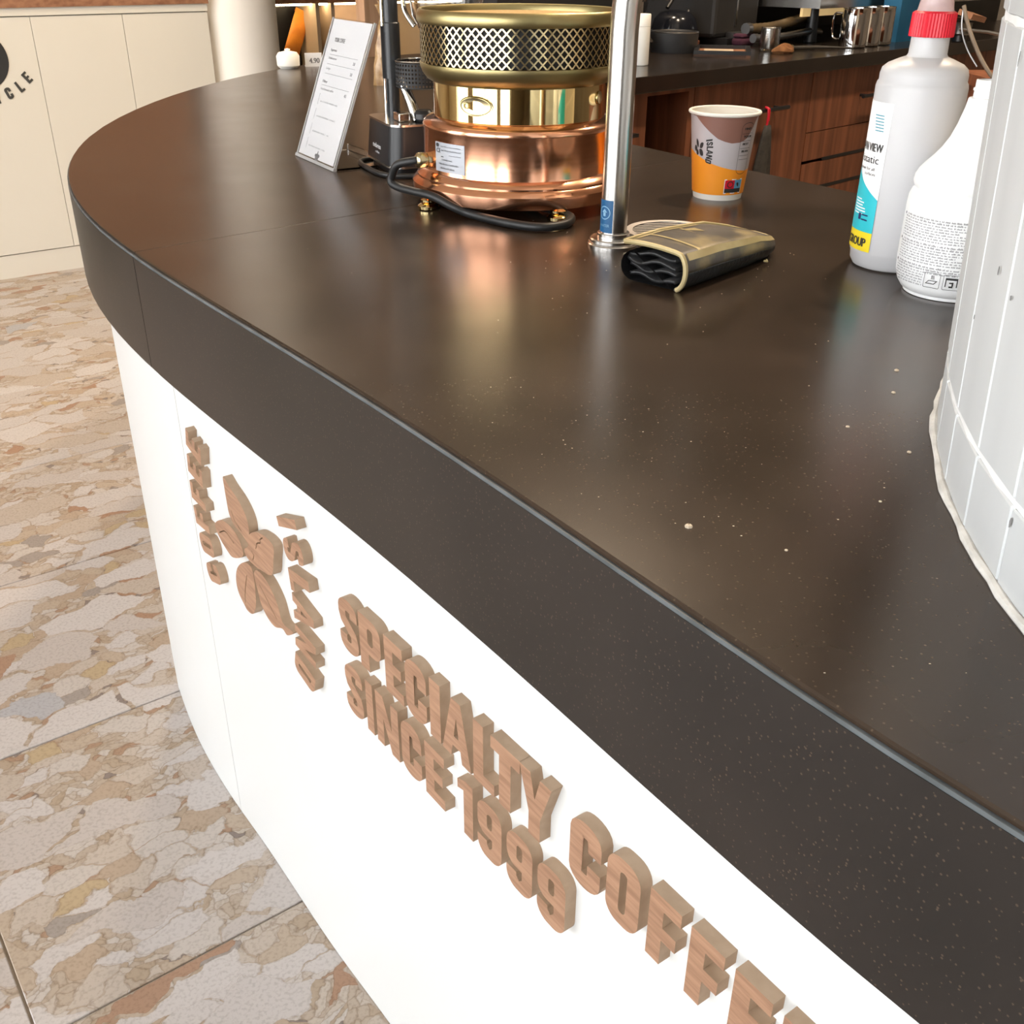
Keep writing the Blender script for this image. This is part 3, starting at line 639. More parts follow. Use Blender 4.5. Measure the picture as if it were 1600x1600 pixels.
# oval maker's badge and round button on the brass band
ob = camdir-.50; mb = MB(); mq = cyl_map(.093, ob, .1085, .0003)
mb.prism([[(.0195*math.cos(2*PI*i/40), .0098*math.sin(2*PI*i/40)) for i in range(40)]], 0, .0012, mq); badge = mb.build('oval_badge', M_brassl, heater)
mb = MB(); mq2 = cyl_map(.093, ob, .1085, .0016)
ring = [(.0180*math.cos(2*PI*i/40), .0086*math.sin(2*PI*i/40)) for i in range(40)]; ring2 = [(x*.95, y*.92) for x, y in ring]
mb.prism([ring, ring2[::-1]], 0, .0004, mq2)
put_text(mb, 'O', .0088, lambda x, y: mq2(x-.0145, y-.0032), bold=.0003)
mb.build('badge_relief', M_brassd, badge, smooth=0, fix=False)
mb = MB(); ba = camdir+1.10; ax = Matrix.Rotation(ba, 3, 'Z') @ Matrix.Rotation(PI/2, 3, 'Y')
mb.lathe([(.0066,0),(.0066,.0016),(.0058,.0022),(.0005,.0023)], Vector((.0925*math.cos(ba), .0925*math.sin(ba), .113)), n=24, ax=ax); mb.build('round_button', M_brassl, heater)
# cable gland and power cable
ga = camdir-1.12; gd = Vector((math.cos(ga), math.sin(ga), 0)); gp = gd*.104+Vector((0, 0, .050))
ax = Matrix.Rotation(ga, 3, 'Z') @ Matrix.Rotation(PI/2, 3, 'Y')
mb = MB(); mb.lathe([(.0066,0),(.0080,.001),(.0080,.006),(.0066,.0065),(.0066,.0085),(.0082,.0090),(.0082,.0150),(.0074,.0165),(.0058,.0180),(.0044,.0185)], gp, n=18, ax=ax); mb.build('cable_gland', M_brassl, heater)
cab = [gp+gd*.012, gp+gd*.019, Vector((-.1300,-.0480,.045)), Vector((-.1375,-.0420,.033)), Vector((-.1385,-.0420,.0250)), Vector((-.1300,-.0490,.0215)), Vector((-.1130,-.0650,.0205)), Vector((-.0900,-.0840,.0190)), Vector((-.0680,-.0970,.0110)), Vector((-.0471,-.1045,.0050)), Vector((-.0068,-.1423,.0048)), Vector((.0221,-.1560,.0048)), Vector((.0449,-.1451,.0050)), Vector((.0544,-.1209,.0055)), Vector((.0470,-.0992,.006)), Vector((.020,-.060,.006)), Vector((0,0,.005))]
MB().tube(smooth_path(cab, 8), .0044, 12).build('power_cable', M_rubber, heater)

# -- coffee machine with grey base behind the heater
GL = Vector((-.198, 1.420, ZT)); gx = Vector((.395, -.918, 0)).normalized(); gy = Vector((.918, .395, 0)).normalized()
brew = empty('filter_coffee_brewer', GL, label='small black and chrome coffee brewer half hidden behind the copper heater', cat='coffee brewer')
def gl(p): return gx*p[0]+gy*p[1]+Vector((0, 0, p[2]))
def taper_box(x0, y0, x1, y1, z0, z1, tin, r=.02):
    lo = rrect(x0, y0, x1, y1, r); hi = rrect(x0+tin, y0+tin, x1-tin, y1-tin, r); mb = MB(); n = len(lo)
    mb.add([gl((x, y, z0)) for x, y in lo]+[gl((x, y, z1)) for x, y in hi], [(i, (i+1) % n, n+(i+1) % n, n+i) for i in range(n)]+[tuple(range(n-1, -1, -1)), tuple(n+i for i in range(n))]); return mb
taper_box(.006, .006, .112, .16, 0, .010, 0, .015).build('foot_base', M_black, brew)
taper_box(-.001, -.001, .121, .172, .010, .0125, 0, .02).build('lower_strip', M_steel, brew)
body = taper_box(0, 0, .120, .17, .0125, .0580, .004, .018).build('body', mat('anthracite', (.016, .017, .019), rough=.38, scale=20), brew)
taper_box(.0035, .0035, .1165, .1665, .058, .0605, 0, .017).build('top_plate', M_steel, brew)
# maker's name printed on the left side
mb = MB(); fm = lambda x, y: gl((.040+x, -.0011+(y/.046)*.004+.0002, .0125+y))
put_text(mb, 'theBarista', .0078, lambda x, y: fm(x, y+.0145), width=.034); put_text(mb, 'coffee', .0042, lambda x, y: fm(x+.012, y+.0085), width=.016)
mb.build('body_print', M_paper, body, smooth=0, fix=False)
colp = gl((.030, .033, 0))
mb = MB(); mb.lathe([(.0085, .06), (.0085, .105)], colp, n=20); mb.lathe([(.0120, .105), (.0120, .168), (.0112, .169)], colp, n=24); mb.lathe([(.0105, .169), (.0105, .34)], colp, n=24); mb.build('pole', mat('pole_grey', (.045, .047, .05), rough=.3, metal=.3, scale=20), brew)
mb = MB(); mb.tube([colp+gl((-.002, -.0088, .06)), colp+gl((-.002, -.0088, .165))], .0022, 10); mb.tube([colp+gl((.004, -.0106, .165)), colp+gl((.004, -.0106, .33))], .0026, 10); mb.build('chrome_rail', M_chrome, brew)
# perforated filter basket
bk = gl((.066, .058, 0)); mb = MB()
nb, rb, zb0, zb1 = 44, .030, .098, .126
mb.lathe([(.020, .0965), (.027, .0965), (rb, zb0)], bk, n=nb); mb.lathe([(rb, zb1), (rb+.001, zb1+.0015), (rb-.001, zb1+.002)], bk, n=nb)
rowsb = 6; hb = (zb1-zb0)/rowsb
for j in range(rowsb):
    for k in range(nb):
        a0, a1 = 2*PI*k/nb, 2*PI*(k+1)/nb; z0, z1 = zb0+hb*j, zb0+hb*(j+1); am, zm = (a0+a1)/2, (z0+z1)/2
        P4 = [(a0, z0), (a1, z0), (a1, z1), (a0, z1)]; Q4 = [(am+(a-am)*.5, zm+(z-zm)*.5) for a, z in P4]
        mb.add([bk+lp(a, z, rb) for a, z in P4+Q4], [(i, (i+1) % 4, 4+(i+1) % 4, 4+i) for i in range(4)])
mb.build('filter_basket', M_blackm, brew, fix=False)
mb = MB(); mb.tube([bk+Vector((rb*math.cos(2*PI*i/40), rb*math.sin(2*PI*i/40), zb1+.0015)) for i in range(40)], .0012, 8, closed=True); mb.build('basket_rim', M_chrome, brew)
lev = [gl((.060, .034, .106)), gl((.070, .036, .098)), gl((.080, .040, .083)), gl((.086, .043, .070)), gl((.092, .045, .061))]
mb = MB(); mb.tube(smooth_path(lev, 6), [lerp(.0055, .0075, i/24) for i in range(25)], 12); mb.build('chrome_spout', M_chrome, brew)
mb = MB(); mb.box((.070, .020, .061), (.094, .034, .071), tr=lambda p: gl(p)); o = mb.build('latch_block', M_chrome, brew); bevel(o, .0015)
mb = MB(); mb.lathe([(.010, .061), (.0125, .064), (.0125, .07), (.009, .074)], gl((.094, .052, 0)), n=20, cap=True); mb.build('black_knob', M_black, brew)
fl = [(.004,.150),(.020,.153),(.034,.162),(.043,.178),(.046,.196),(.042,.215),(.032,.23),(.026,.236),(.026,.262)]
mb = MB(); mb.lathe(fl+[(r-.0016, z) for r, z in fl[::-1]], gl((.075, .092, 0)), n=48); mb.build('glass_flask', M_glass, brew)
mb = MB(); mb.tube(smooth_path([gl((.055, .060, .24)), gl((.048, .048, .215)), gl((.046, .047, .185)), gl((.054, .057, .165))], 6), .003, 10); mb.build('flask_handle', M_chrome, brew)
mb = MB(); mb.tube(smooth_path([gl((-.012, .03, .0035)), gl((.01, -.008, .0035)), gl((.06, -.014, .0035)), gl((.115, -.006, .0035)), gl((.135, .03, .0035))], 8), .0032, 10); mb.build('power_cable', M_rubber, brew)

# -- acrylic menu holder
mBL = Vector((-.296, 1.4643, 0)); mBR = Vector((-.2289, 1.352, 0)); me_ = Vector((.858, .513, 0)); mw = (mBR-mBL).length; mx_ = (mBR-mBL).normalized()
mlean = Vector((.858*.0672, .513*.0672, .1684)); mh = mlean.length; my_ = mlean.normalized(); mn_ = mx_.cross(my_)
menu = empty('menu_holder', (mBL.x, mBL.y, ZT), label='leaning clear acrylic stand holding a narrow white price list', cat='menu holder')
def mm_(x, y, d): return mx_*x+my_*y+mn_*d
def mbox(x0, y0, d0, x1, y1, d1): return MB().box((x0, y0, d0), (x1, y1, d1), tr=lambda p: mm_(p.x, p.y, p.z))
o = mbox(-.002, .001, .0007, mw+.002, mh, .0015).build('acrylic_front', M_acryl, menu, smooth=0)
o = mbox(-.002, .001, -.0014, mw+.002, mh, -.0006).build('acrylic_back', M_acryl, menu, smooth=0)
sheet = mbox(.0035, .005, -.0004, mw-.005, mh-.0015, .0006).build('price_sheet', M_paper, menu, smooth=0)
MB().add([mm_(-.003, -.0005, .0026), mm_(mw+.003, -.0005, .0026), mm_(mw+.003, .0035, .0026), mm_(-.003, .0035, .0026), mm_(-.003, -.0005, -.002), mm_(mw+.003, -.0005, -.002), mm_(mw+.003, .0035, -.002), mm_(-.003, .0035, -.002)], [(0,1,2,3),(4,7,6,5),(0,4,5,1),(1,5,6,2),(2,6,7,3),(3,7,4,0)]).build('bottom_fold', mat('acrylic_edge', (.72, .71, .70), rough=.15, trans=.4), menu, smooth=0)
mb = MB(); mb.box((0, 0, .0002), (mw, .075, .0025), tr=lambda p: mx_*p.x+me_*p.y+Vector((0, 0, p.z))); mb.build('foot_plate', M_acryl, menu, smooth=0)
mb = MB(); mb.box((0, .072, .0025), (mw, .075, .010), tr=lambda p: mx_*p.x+me_*p.y+Vector((0, 0, p.z))); mb.build('foot_lip', M_acryl, menu, smooth=0)
for x in (-.0012, mw+.0008):
    mbox(x-.0008, .001, -.0016, x+.0008, mh, .0017).build('side_edge', mat('acrylic_side', (.86, .87, .88), rough=.12, trans=.3), menu, smooth=0)
pr = MB(); pm = lambda x, y, d=0: mm_(x, y, .0008+d)
def hline(x0, x1, y, t=.0004): pr.prism([[(x0, y), (x1, y), (x1, y+t), (x0, y+t)]], 0, .00005, pm)
put_text(pr, 'YOUR COFFEE', .0075, lambda x, y: pm(x+.024, y+.152), width=.034, bold=.0003)
put_text(pr, 'Espresso', .0048, lambda x, y: pm(x+.020, y+.1400), width=.020, bold=.0003)
for (y, w_, tx, pv) in [(.130, .027, 'Double espresso', 1), (.117, .015, 'Lungo', 1)]:
    put_text(pr, tx, .0042, lambda x, y_: pm(x+.020, y_+y), width=w_); put_text(pr, '3.0', .0055, lambda x, y_: pm(x+.101, y_+y-.002), bold=.0003)
for y in (.1355, .1235, .1115): hline(.020, .112, y)
put_text(pr, 'Filter', .0048, lambda x, y: pm(x+.020, y+.1000), width=.017, bold=.0003); hline(.020, .112, .0965)
put_text(pr, 'Hand brewed coffee', .0042, lambda x, y: pm(x+.020, y+.0905), width=.044); put_text(pr, '4.5', .0055, lambda x, y: pm(x+.101, y+.0885), bold=.0003)
for (y, w_) in ((.0755, .058), (.0565, .064), (.0370, .056), (.0180, .057)):
    put_text(pr, ''.join(random.choice('aeinorstlu ') for _ in range(26)), .0034, lambda x, yy: pm(x+.030, yy+y), width=w_)
    put_text(pr, ''.join(random.choice('aeinorst') for _ in range(7)), .0040, lambda x, yy: pm(.024-yy, x+y-.004), width=.014)
for k in range(5):
    a = PI/2+2*PI*k/5; cx, cy = .068+.004*math.cos(a), .0085+.004*math.sin(a)
    pr.prism([[(cx+.0032*math.cos(t*2*PI/10)*abs(math.cos(a))+.0016*math.cos(t*2*PI/10), cy+.0018*math.sin(t*2*PI/10)+.0018*math.sin(t*2*PI/10)*abs(math.sin(a))) for t in range(10)]], 0, .00005, pm)
pr.build('sheet_print', M_inkg, sheet, smooth=0, fix=False)

# -- tap
TP = Vector((.0950, .9940, ZT))
tap = empty('water_tap', TP, label='tall brushed steel swan neck tap on a round flange', cat='tap')
td = Vector((.73, .68, 0)).normalized(); path = [Vector((0, 0, .012)), Vector((0, 0, .10)), Vector((0, 0, .187))]
for i in range(1, 17):
    a = PI*i/16; path.append(td*(.07-.07*math.cos(a))+Vector((0, 0, .187+.07*math.sin(a)+.05*min(1,i/8))))
path.append(td*.14+Vector((0, 0, .232)))
MB().tube(path, .0127, 28).build('tap_neck', M_steel, tap)
MB().lathe([(.0245,0),(.0245,.0022),(.0235,.0032),(.0235,.0036),(.0225,.0040),(.0225,.0066),(.0215,.0076),(.0155,.0080),(.0155,.0120),(.0148,.0126),(.0125,.0126)], n=56).build('tap_flange', M_steel, tap)
st_a = math.atan2(-TP.y, -TP.x)-.78
stk = gridplate(-.0085, 0, .0085, .0300, cyl_map(.0127, st_a, .0135), 8).build('blue_sticker', M_blue, tap, fix=False)
mb = MB(); mq = cyl_map(.0127, st_a, .0135, .0006); ci = lambda r, n=24: [(r*math.cos(2*PI*i/n), .0185+r*math.sin(2*PI*i/n)) for i in range(n)]
mb.prism([ci(.0062), ci(.0054)[::-1]], 0, .0001, mq); mb.prism([[(-.0014,.0155),(.0014,.0155),(.0014,.0190),(.0030,.0190),(0,.0222),(-.0030,.0190),(-.0014,.0190)]], 0, .0001, mq)
put_text(mb, 'WATER', .0036, lambda x, y: mq(x-.0055, y+.0055), width=.011)
mb.build('sticker_print', mat('sticker_pale', (.25, .45, .62), rough=.4), stk, smooth=0, fix=False)

# -- round drip tray with slats
DT = Vector((.1560, 1.0400, ZT)); DR = .0445
M_tray = mat('satin_steel', (.46, .42, .39), (.40, .36, .33), rough=.5, metal=.55, scale=30)
drip = empty('drip_tray', DT, label='flat round steel drip tray with slats beside the tap', cat='drip tray')
MB().lathe([(DR-.007,.0022),(DR-.007,.0034),(DR-.006,.0038),(DR-.0005,.0036),(DR,.0030),(DR,0)], n=72).build('tray_ring', M_tray, drip)
MB().lathe([(DR-.006,.0019),(.0005,.0019)], n=48).build('tray_well', M_black, drip)
sd = Vector((.985, .17, 0)).normalized(); sn = Vector((-sd.y, sd.x, 0))
for k in range(-5, 6):
    y = k*.0066; L_ = math.sqrt(max(0, (DR-.0068)**2-y*y))
    if L_ < .006: continue
    MB().box((-L_, y-.0014, .0022), (L_, y+.0014, .0025), tr=lambda p: sd*p.x+sn*p.y+Vector((0, 0, p.z))).build('slat', M_tray, drip, smooth=0)

# -- folded pouch
PO = Vector((.117, .854, ZT)); pax = Vector((.67, .744, 0)).normalized(); pw = Vector((.744, -.67, 0)).normalized()
pouch = empty('folded_pouch', PO, label='folded worn gold edged leather pouch lying open end forward', cat='pouch')
PL = .172
def pq(x, w, z): return pax*x+pw*w+Vector((0, 0, z))
def phw(x): return interp(x/PL, [(0,.0310),(.15,.0320),(.6,.0325),(.82,.0300),(.93,.0240),(1,.0130)])
def pht(x): return interp(x/PL, [(0,.0330),(.3,.0325),(.7,.0270),(.9,.0190),(1,.0130)])
def section(x, k, z0=.0012):
    # k in 0..1: across the top from the far edge, round the near fold, to the underside
    w, h = phw(x), pht(x)
    if k < .62:
        t = k/.62; return pq(x-.006*t*(1-t), lerp(-w, w-.010, t), z0+h*(.86+.18*math.sin(PI*(.25+.55*t))-.03))
    t = (k-.62)/.38; a = lerp(PI/2*.85, -PI/2, t)
    top = z0+h*(.86+.18*math.sin(PI*.8)-.03)
    return pq(x, (w-.010)+.010*math.cos(a), lerp(z0, top, (math.sin(a)+1)/(math.sin(PI/2*.85)+1)))
NX, NK = 36, 30
def shell(k0, k1, x0, x1, lift, nm, m, thick=.0012, skew=0):
    mb = MB(); vs_ = []
    for i in range(NX+1):
        for j in range(NK+1):
            k = lerp(k0, k1, j/NK); x = lerp(x0+skew*(1-j/NK), x1, i/NX); p = section(x, k); vs_.append(p+Vector((0, 0, lift)))
    o = mb.add(vs_, [(i*(NK+1)+j, (i+1)*(NK+1)+j, (i+1)*(NK+1)+j+1, i*(NK+1)+j+1) for i in range(NX) for j in range(NK)]).build(nm, m, pouch)
    s = o.modifiers.new('thick', 'SOLIDIFY'); s.thickness = thick; s.offset = 0; return o
shell(0, .80, 0, PL, 0, 'flap', M_goldgrey)
shell(.80, 1, 0, PL, 0, 'lower_flap', M_leath)
def border(kf, n=40, dz=.0006): return [section(lerp(0, PL, i/n), kf)+Vector((0, 0, dz)) for i in range(n+1)]
tp = border(0) + [section(PL, k/10*.80)+Vector((0, 0, .0006)) for k in range(11)]
MB().tube(border(0), .0021, 8).build('piping', M_gold, pouch)
MB().tube([section(PL, k/20*.80)+Vector((0, 0, .0004)) for k in range(21)], .0020, 8).build('piping', M_gold, pouch)
MB().tube([section(.0005, k/30*.97) for k in range(31)], .0022, 8).build('piping', M_gold, pouch)
def band_on(k0, k1, x0, x1, nm, m):
    mb = MB(); n = 24; vs_ = []
    for i in range(n+1):
        x = lerp(x0, x1, i/n)
        for k in (k0, k1): vs_.append(section(x, k)+Vector((0, 0, .0010))+pw*(.0006 if k > .6 else 0))
    mb.add(vs_, [(2*i, 2*i+2, 2*i+3, 2*i+1) for i in range(n)]).build(nm, m, pouch)
band_on(.655, .72, .006, PL*.97, 'gold_border', M_gold)
band_on(.03, .07, .012, PL*.62, 'gold_border', M_gold)
mb = MB(); vs_ = []
for j in range(25):
    k = .04+.72*j/24
    for x in (.026-.010*(k-.4), .0295-.010*(k-.4)): vs_.append(section(x, k)+Vector((0, 0, .0010)))
mb.add(vs_, [(2*i, 2*i+1, 2*i+3, 2*i+2) for i in range(24)]).build('gold_border', M_gold, pouch)
mb = MB(); vs_ = []
for j in range(17):
    k = .06+.66*j/16
    for x in (PL*.905-.02*(k-.4)**2, PL*.93-.02*(k-.4)**2): vs_.append(section(x, k)+Vector((0, 0, .0010)))
mb.add(vs_, [(2*i, 2*i+1, 2*i+3, 2*i+2) for i in range(16)]).build('gold_border', M_gold, pouch)
mb = MB()
for a, b, c in [((.066,.16),(.086,.17),(.080,.34)), ((.070,.10),(.074,.10),(.064,.36))]:
    mb.add([section(*q)+Vector((0, 0, .0011)) for q in (a, b, c)], [(0, 1, 2)])
mb.build('gold_mark', M_gold, pouch, smooth=0)
# inner lining folds at the open end
for (zc, amp, ph, w0, w1, x0) in [(.006,.0016,.3,-.026,.022,.002),(.0125,.002,1.6,-.028,.021,.003),(.0190,.0022,2.6,-.029,.020,.001),(.0245,.0016,4.0,-.028,.018,.004)]:
    mb = MB(); n = 26; vs_ = []
    for i in range(n+1):
        t = i/n; w = lerp(w0, w1, t)
        for x in (x0+.002*math.sin(5*t+ph), .10): vs_.append(pq(x, w*(1 if x < .05 else .9), zc*(1 if x < .05 else .75)+amp*math.sin(2*PI*t*1.3+ph)))
    o = mb.add(vs_, [(2*i, 2*i+2, 2*i+3, 2*i+1) for i in range(n)]).build('lining_fold', M_leath, pouch); s = o.modifiers.new('thick', 'SOLIDIFY'); s.thickness = .0028; s.offset = 0
mb = MB(); bot = []
for i in range(NX+1):
    x = lerp(0, PL, i/NX); w = phw(x)
    for t in range(9):
        a = lerp(-PI/2, PI*.42, t/8); bot.append(pq(x-.003*math.cos(a), -(w-.011)-.012*math.cos(a), .0012+(pht(x)*.40)*(math.sin(a)+1)))
    bot.append(pq(x, w-.012, .0012))
mb.add(bot, [(i*10+j, i*10+j+1, (i+1)*10+j+1, (i+1)*10+j) for i in range(NX) for j in range(9)] + [(i*10+9, i*10, (i+1)*10, (i+1)*10+9) for i in range(NX)])
o = mb.build('underside', M_leath, pouch)
mb = MB(); mb.tube([pq(PL*.72, .0335, .004), pq(PL*.735, .036, .0035), pq(PL*.75, .0335, .004)], .0009, 6); mb.build('thread_loop', M_gold, pouch)

# -- paper cup
CP = Vector((.2341, 1.2227, ZT)); cup = empty('paper_cup', CP, label='paper coffee cup printed grey, brown and orange with word ISLAND', cat='cup')
ca = math.atan2(-CP.y, -CP.x)
CH = .092
def cr(h): return lerp(.0285, .0375, h)
brown = [(-180,.30),(-150,.45),(-120,.75),(-95,.99),(-54,.965),(-37,.876),(-22,.80),(-8,.735),(5,.705),(18,.686),(34,.694),(43,.715),(50,.744),(58,.82),(69,.934),(80,.985),(100,.99),(130,.80),(160,.45),(180,.30)]
orang = [(-180,.10),(-150,.35),(-110,.58),(-70,.562),(-43,.504),(-19,.446),(5,.405),(27,.376),(59,.351),(90,.36),(130,.30),(160,.15),(180,.10)]
mb = MB(); NA = 144; prev = None
bands = [(.075, None, 0)]
vs_, fs, mi = [], [], []
for i in range(NA+1):
    d = -180+360*i/NA; a = ca+math.radians(d); ho = max(.11, interp(d, orang)); hb_ = max(ho+.01, min(.985, interp(d, brown)))
    for h in (.070, ho, hb_, .987):
        r = cr(h); vs_.append((r*math.cos(a), r*math.sin(a), h*CH))
for i in range(NA):
    for j in range(3):
        fs.append((i*4+j, (i+1)*4+j, (i+1)*4+j+1, i*4+j+1)); mi.append(j)
mb.add(vs_, fs); mb.m = mi
wallc = mb.build('printed_sleeve', [M_cupo, M_cupg, M_cupb], cup)
MB().lathe([(cr(0)-.004,.003),(cr(0)-.0035,0),(cr(0)-.0012,0),(cr(.07)-.0008,.070*CH),(cr(.07),.070*CH)], n=72).build('cup_base', M_cupw, cup)
MB().lathe([(.0005,.008),(cr(.05)-.003,.008),(cr(.5)-.002,.5*CH),(cr(.97)-.001,.97*CH),(cr(1)-.0004,.999*CH)], n=72).build('cup_inside', M_cupw, cup)
MB().tube([(.0385*math.cos(2*PI*i/72), .0385*math.sin(2*PI*i/72), CH) for i in range(72)], .0019, 12, closed=True).build('rolled_rim', M_cupw, cup)
mb = MB()
def cm(deg, h, off=.0003):
    a = ca+math.radians(deg); r = cr(h)+off; return Vector((r*math.cos(a), r*math.sin(a), h*CH))
for ch, hc, wd in zip('ISLAND', [.712,.672,.624,.575,.518,.464], [.020,.044,.040,.054,.052,.046]):
    w, polys = glyph(ch); a_tilt = (hc-.59)*1.6
    def mp(x, y, d, hc=hc, wd=wd, w=w, t=a_tilt):
        yy = (y-.5)*12.5; xx = (.5-x/w)*wd; bow = -((hc-.59)**2)*140
        return cm(-21.5+bow+yy+xx*20*t*3, hc+xx+yy*.0035*t*2, .0003+d)
    mb.prism(polys, 0, .0001, mp)
for (b, t, w_) in [((-47.5,.612),(-52.5,.712),.011), ((-44,.614),(-35,.672),.012), ((-51,.602),(-59,.596),.014), ((-49,.588),(-51,.520),.013), ((-45,.592),(-35.5,.528),.014)]:
    b_, t_ = Vector((b[0]*.0105, b[1])), Vector((t[0]*.0105, t[1])); ax = t_-b_; pn = Vector((-ax.y, ax.x)).normalized(); poly = []
    for i in range(11): poly.append(b_+ax*(i/10)+pn*(w_*2.6*math.sin(PI*i/10)**.7))
    for i in range(9, 0, -1): poly.append(b_+ax*(i/10)-pn*(w_*2.6*math.sin(PI*i/10)**.7))
    mb.prism([[(p.x, p.y) for p in poly]], 0, .0001, lambda x, y, d: cm(x/.0105, y, .0003+d))
o = mb.build('cup_print', M_ink, wallc, smooth=0, fix=False)
mb = MB()
def cq(x0, h0, x1, h1): mb.add([cm(x0, h0, .0004), cm((x0+x1)/2, h0, .0004), cm(x1, h0, .0004), cm(x1, h1, .0004), cm((x0+x1)/2, h1, .0004), cm(x0, h1, .0004)], [(0, 1, 4, 5), (1, 2, 3, 4)])
for x in (34, 61.3): cq(x, .37, x+.6, .865)
for i in range(10):
    a0, a1 = PI*i/10, PI*(i+1)/10
    for sg, hb_ in ((1, .865), (-1, .37)):
        p = [(47.9+13.6*math.cos(a), hb_+sg*.055*math.sin(a)) for a in (a0, a1)]; q = [(47.9+13.0*math.cos(a), hb_+sg*.049*math.sin(a)) for a in (a0, a1)]
        mb.add([cm(*p[0], .0004), cm(*p[1], .0004), cm(*q[1], .0004), cm(*q[0], .0004)], [(0, 1, 2, 3)])
for h in (.79, .705, .62, .535, .49): cq(36, h, 60, h+.004)
for h, tx in ((.835, 'FIND'), (.745, 'YOUR'), (.66, 'BEST'), (.575, 'BEAN')):
    put_text(mb, tx, .06, lambda x, y: cm(40+x*118, h+y*.62, .0004), bold=.004)
mb.build('cup_panel_print', M_ink, wallc, smooth=0, fix=False)
mb = MB(); cq(13, .088, 56, .262); lab = mb.build('recycling_label', M_paper, wallc, smooth=0, fix=False)
mb = MB(); 
def cq2(mb, x0, h0, x1, h1, off): mb.add([cm(x0, h0, off), cm((x0+x1)/2, h0, off), cm(x1, h0, off), cm(x1, h1, off), cm((x0+x1)/2, h1, off), cm(x0, h1, off)], [(0, 1, 4, 5), (1, 2, 3, 4)])
mb = MB(); cq2(mb, 14.5, .150, 36, .252, .0006); mb.build('red_square', M_red, lab, smooth=0, fix=False)
mb = MB(); cq2(mb, 36, .150, 54.5, .252, .0006); mb.build('blue_square', mat('label_blue', (.12, .38, .60), rough=.4), lab, smooth=0, fix=False)
mb = MB(); cq2(mb, 14.5, .100, 54.5, .150, .0006); mb.prism([[(26+7*math.cos(t*PI/8), .20+.040*math.sin(t*PI/8)) for t in range(16)], [(26+5.2*math.cos(t*PI/8), .20+.029*math.sin(t*PI/8)) for t in range(16)][::-1]], 0, .0001, lambda x, y, d: cm(x, y, .0008+d))
mb.prism([[(44+4*math.cos(t*PI/2.5+PI/2)*(1 if t % 2 else .5), .20+.04*math.sin(t*PI/2.5+PI/2)*(1 if t % 2 else .6)) for t in range(5)]], 0, .0001, lambda x, y, d: cm(x, y, .0008+d))
mb.build('label_print', M_ink, lab, smooth=0, fix=False)

# -- translucent spray bottle with red collar
BP = Vector((.3405, .9300, ZT)); bot1 = empty('spray_bottle', BP, label='translucent tall cleaner bottle with ribbed red collar', cat='bottle')
MB().lathe([(.0005,.001),(.026,.001),(.0285,0),(.0325,.0015),(.0352,.006),(.0358,.0125),(.0364,.014),(.0366,.016),(.0368,.080),(.0370,.150),(.0362,.1535),(.0352,.155),(.0352,.160),(.0340,.1645),(.0300,.1680),(.0220,.1715),(.0165,.1735),(.0153,.1755),(.0150,.190)], n=72).build('bottle_body', M_hdpe, bot1)
mb = MB(); nr = 44; prof = []
for (r, z) in [(.0170,.1885),(.0172,.1890),(.0168,.2060),(.0150,.2075)]:
    for k in range(nr*2):
        a = 2*PI*k/(nr*2); rr = r+(.0006 if k % 2 and .188 < z < .2065 else 0); prof.append((rr*math.cos(a), rr*math.sin(a), z))
mb.add(prof, [(j*nr*2+k, j*nr*2+(k+1) % (nr*2), (j+1)*nr*2+(k+1) % (nr*2), (j+1)*nr*2+k) for j in range(3) for k in range(nr*2)]); mb.build('red_collar', M_red, bot1, smooth=20)
mb = MB(); mb.lathe([(.0148,.2072),(.0140,.2085),(.0128,.216),(.0120,.226),(.0115,.236)], n=40, cap=True); mb.build('trigger_base', M_pink, bot1)
mb = MB(); mb.box((-.020, -.009, .236), (.040, .009, .258)); o = mb.build('trigger_head', M_pink, bot1); bevel(o, .004)
la = math.atan2(-BP.y, -BP.x)
def bm_(deg, z, off=.0004):
    a = la+math.radians(deg); r = .0368+off; return Vector((r*math.cos(a), r*math.sin(a), z))
def blab(mb, x0, x1, z0, z1, off=.0004, n=10):
    vs_ = []
    for i in range(n+1):
        x = lerp(x0, x1, i/n); za = z0(x) if callable(z0) else z0; zb = z1(x) if callable(z1) else z1; vs_ += [bm_(x, za, off), bm_(x, zb, off)]
    return mb.add(vs_, [(2*i, 2*i+2, 2*i+3, 2*i+1) for i in range(n)])
LX0, LX1 = -150, -30
labl = blab(MB(), LX0, LX1, .0165, .139).build('bottle_label', M_paper, bot1, fix=False)
wave = lambda x: .074-.0128*min(1, max(0, (x+62)/32))+(.018*max(0, min(1, (-62-x)/40)))
blab(MB(), LX0, LX1, .0330, wave, .0006, 24).build('cyan_panel', M_cyan, labl, fix=False)
blab(MB(), LX0, LX1, .0165, .0330, .0006).build('yellow_panel', M_yel, labl, fix=False)
mb = MB()
def bt(tx, x0, z0, size, width, off=.0009, bold=0): put_text(mb, tx, size, lambda x, y: bm_(x0+math.degrees(x/.0368), z0+y, off), width=width, bold=bold)
bt('CLEAN VIEW', -98, .1000, .0095, .0405, bold=.0002); mb.build('label_title', M_ink, labl, smooth=0, fix=False); mb = MB(); bt('antistatic', -98, .0905, .0088, .0385); bt('glass cleaner for all', -96, .0845, .0036, .034); bt('surfaces', -62, .0805, .0034, .014)
mb.build('label_text', M_ink, labl, smooth=0, fix=False); mb = MB(); bt('DR.GROUP', -98, .0205, .0105, .0385, bold=.0004)
mb.build('group_name', M_ink, labl, smooth=0, fix=False)
mb = MB()
for i in range(6):
    blab(mb, -58+i*.8, -41+i*.5, .1285-i*.0024, lambda x, i=i: .1293-i*.0024, .0008, 4)
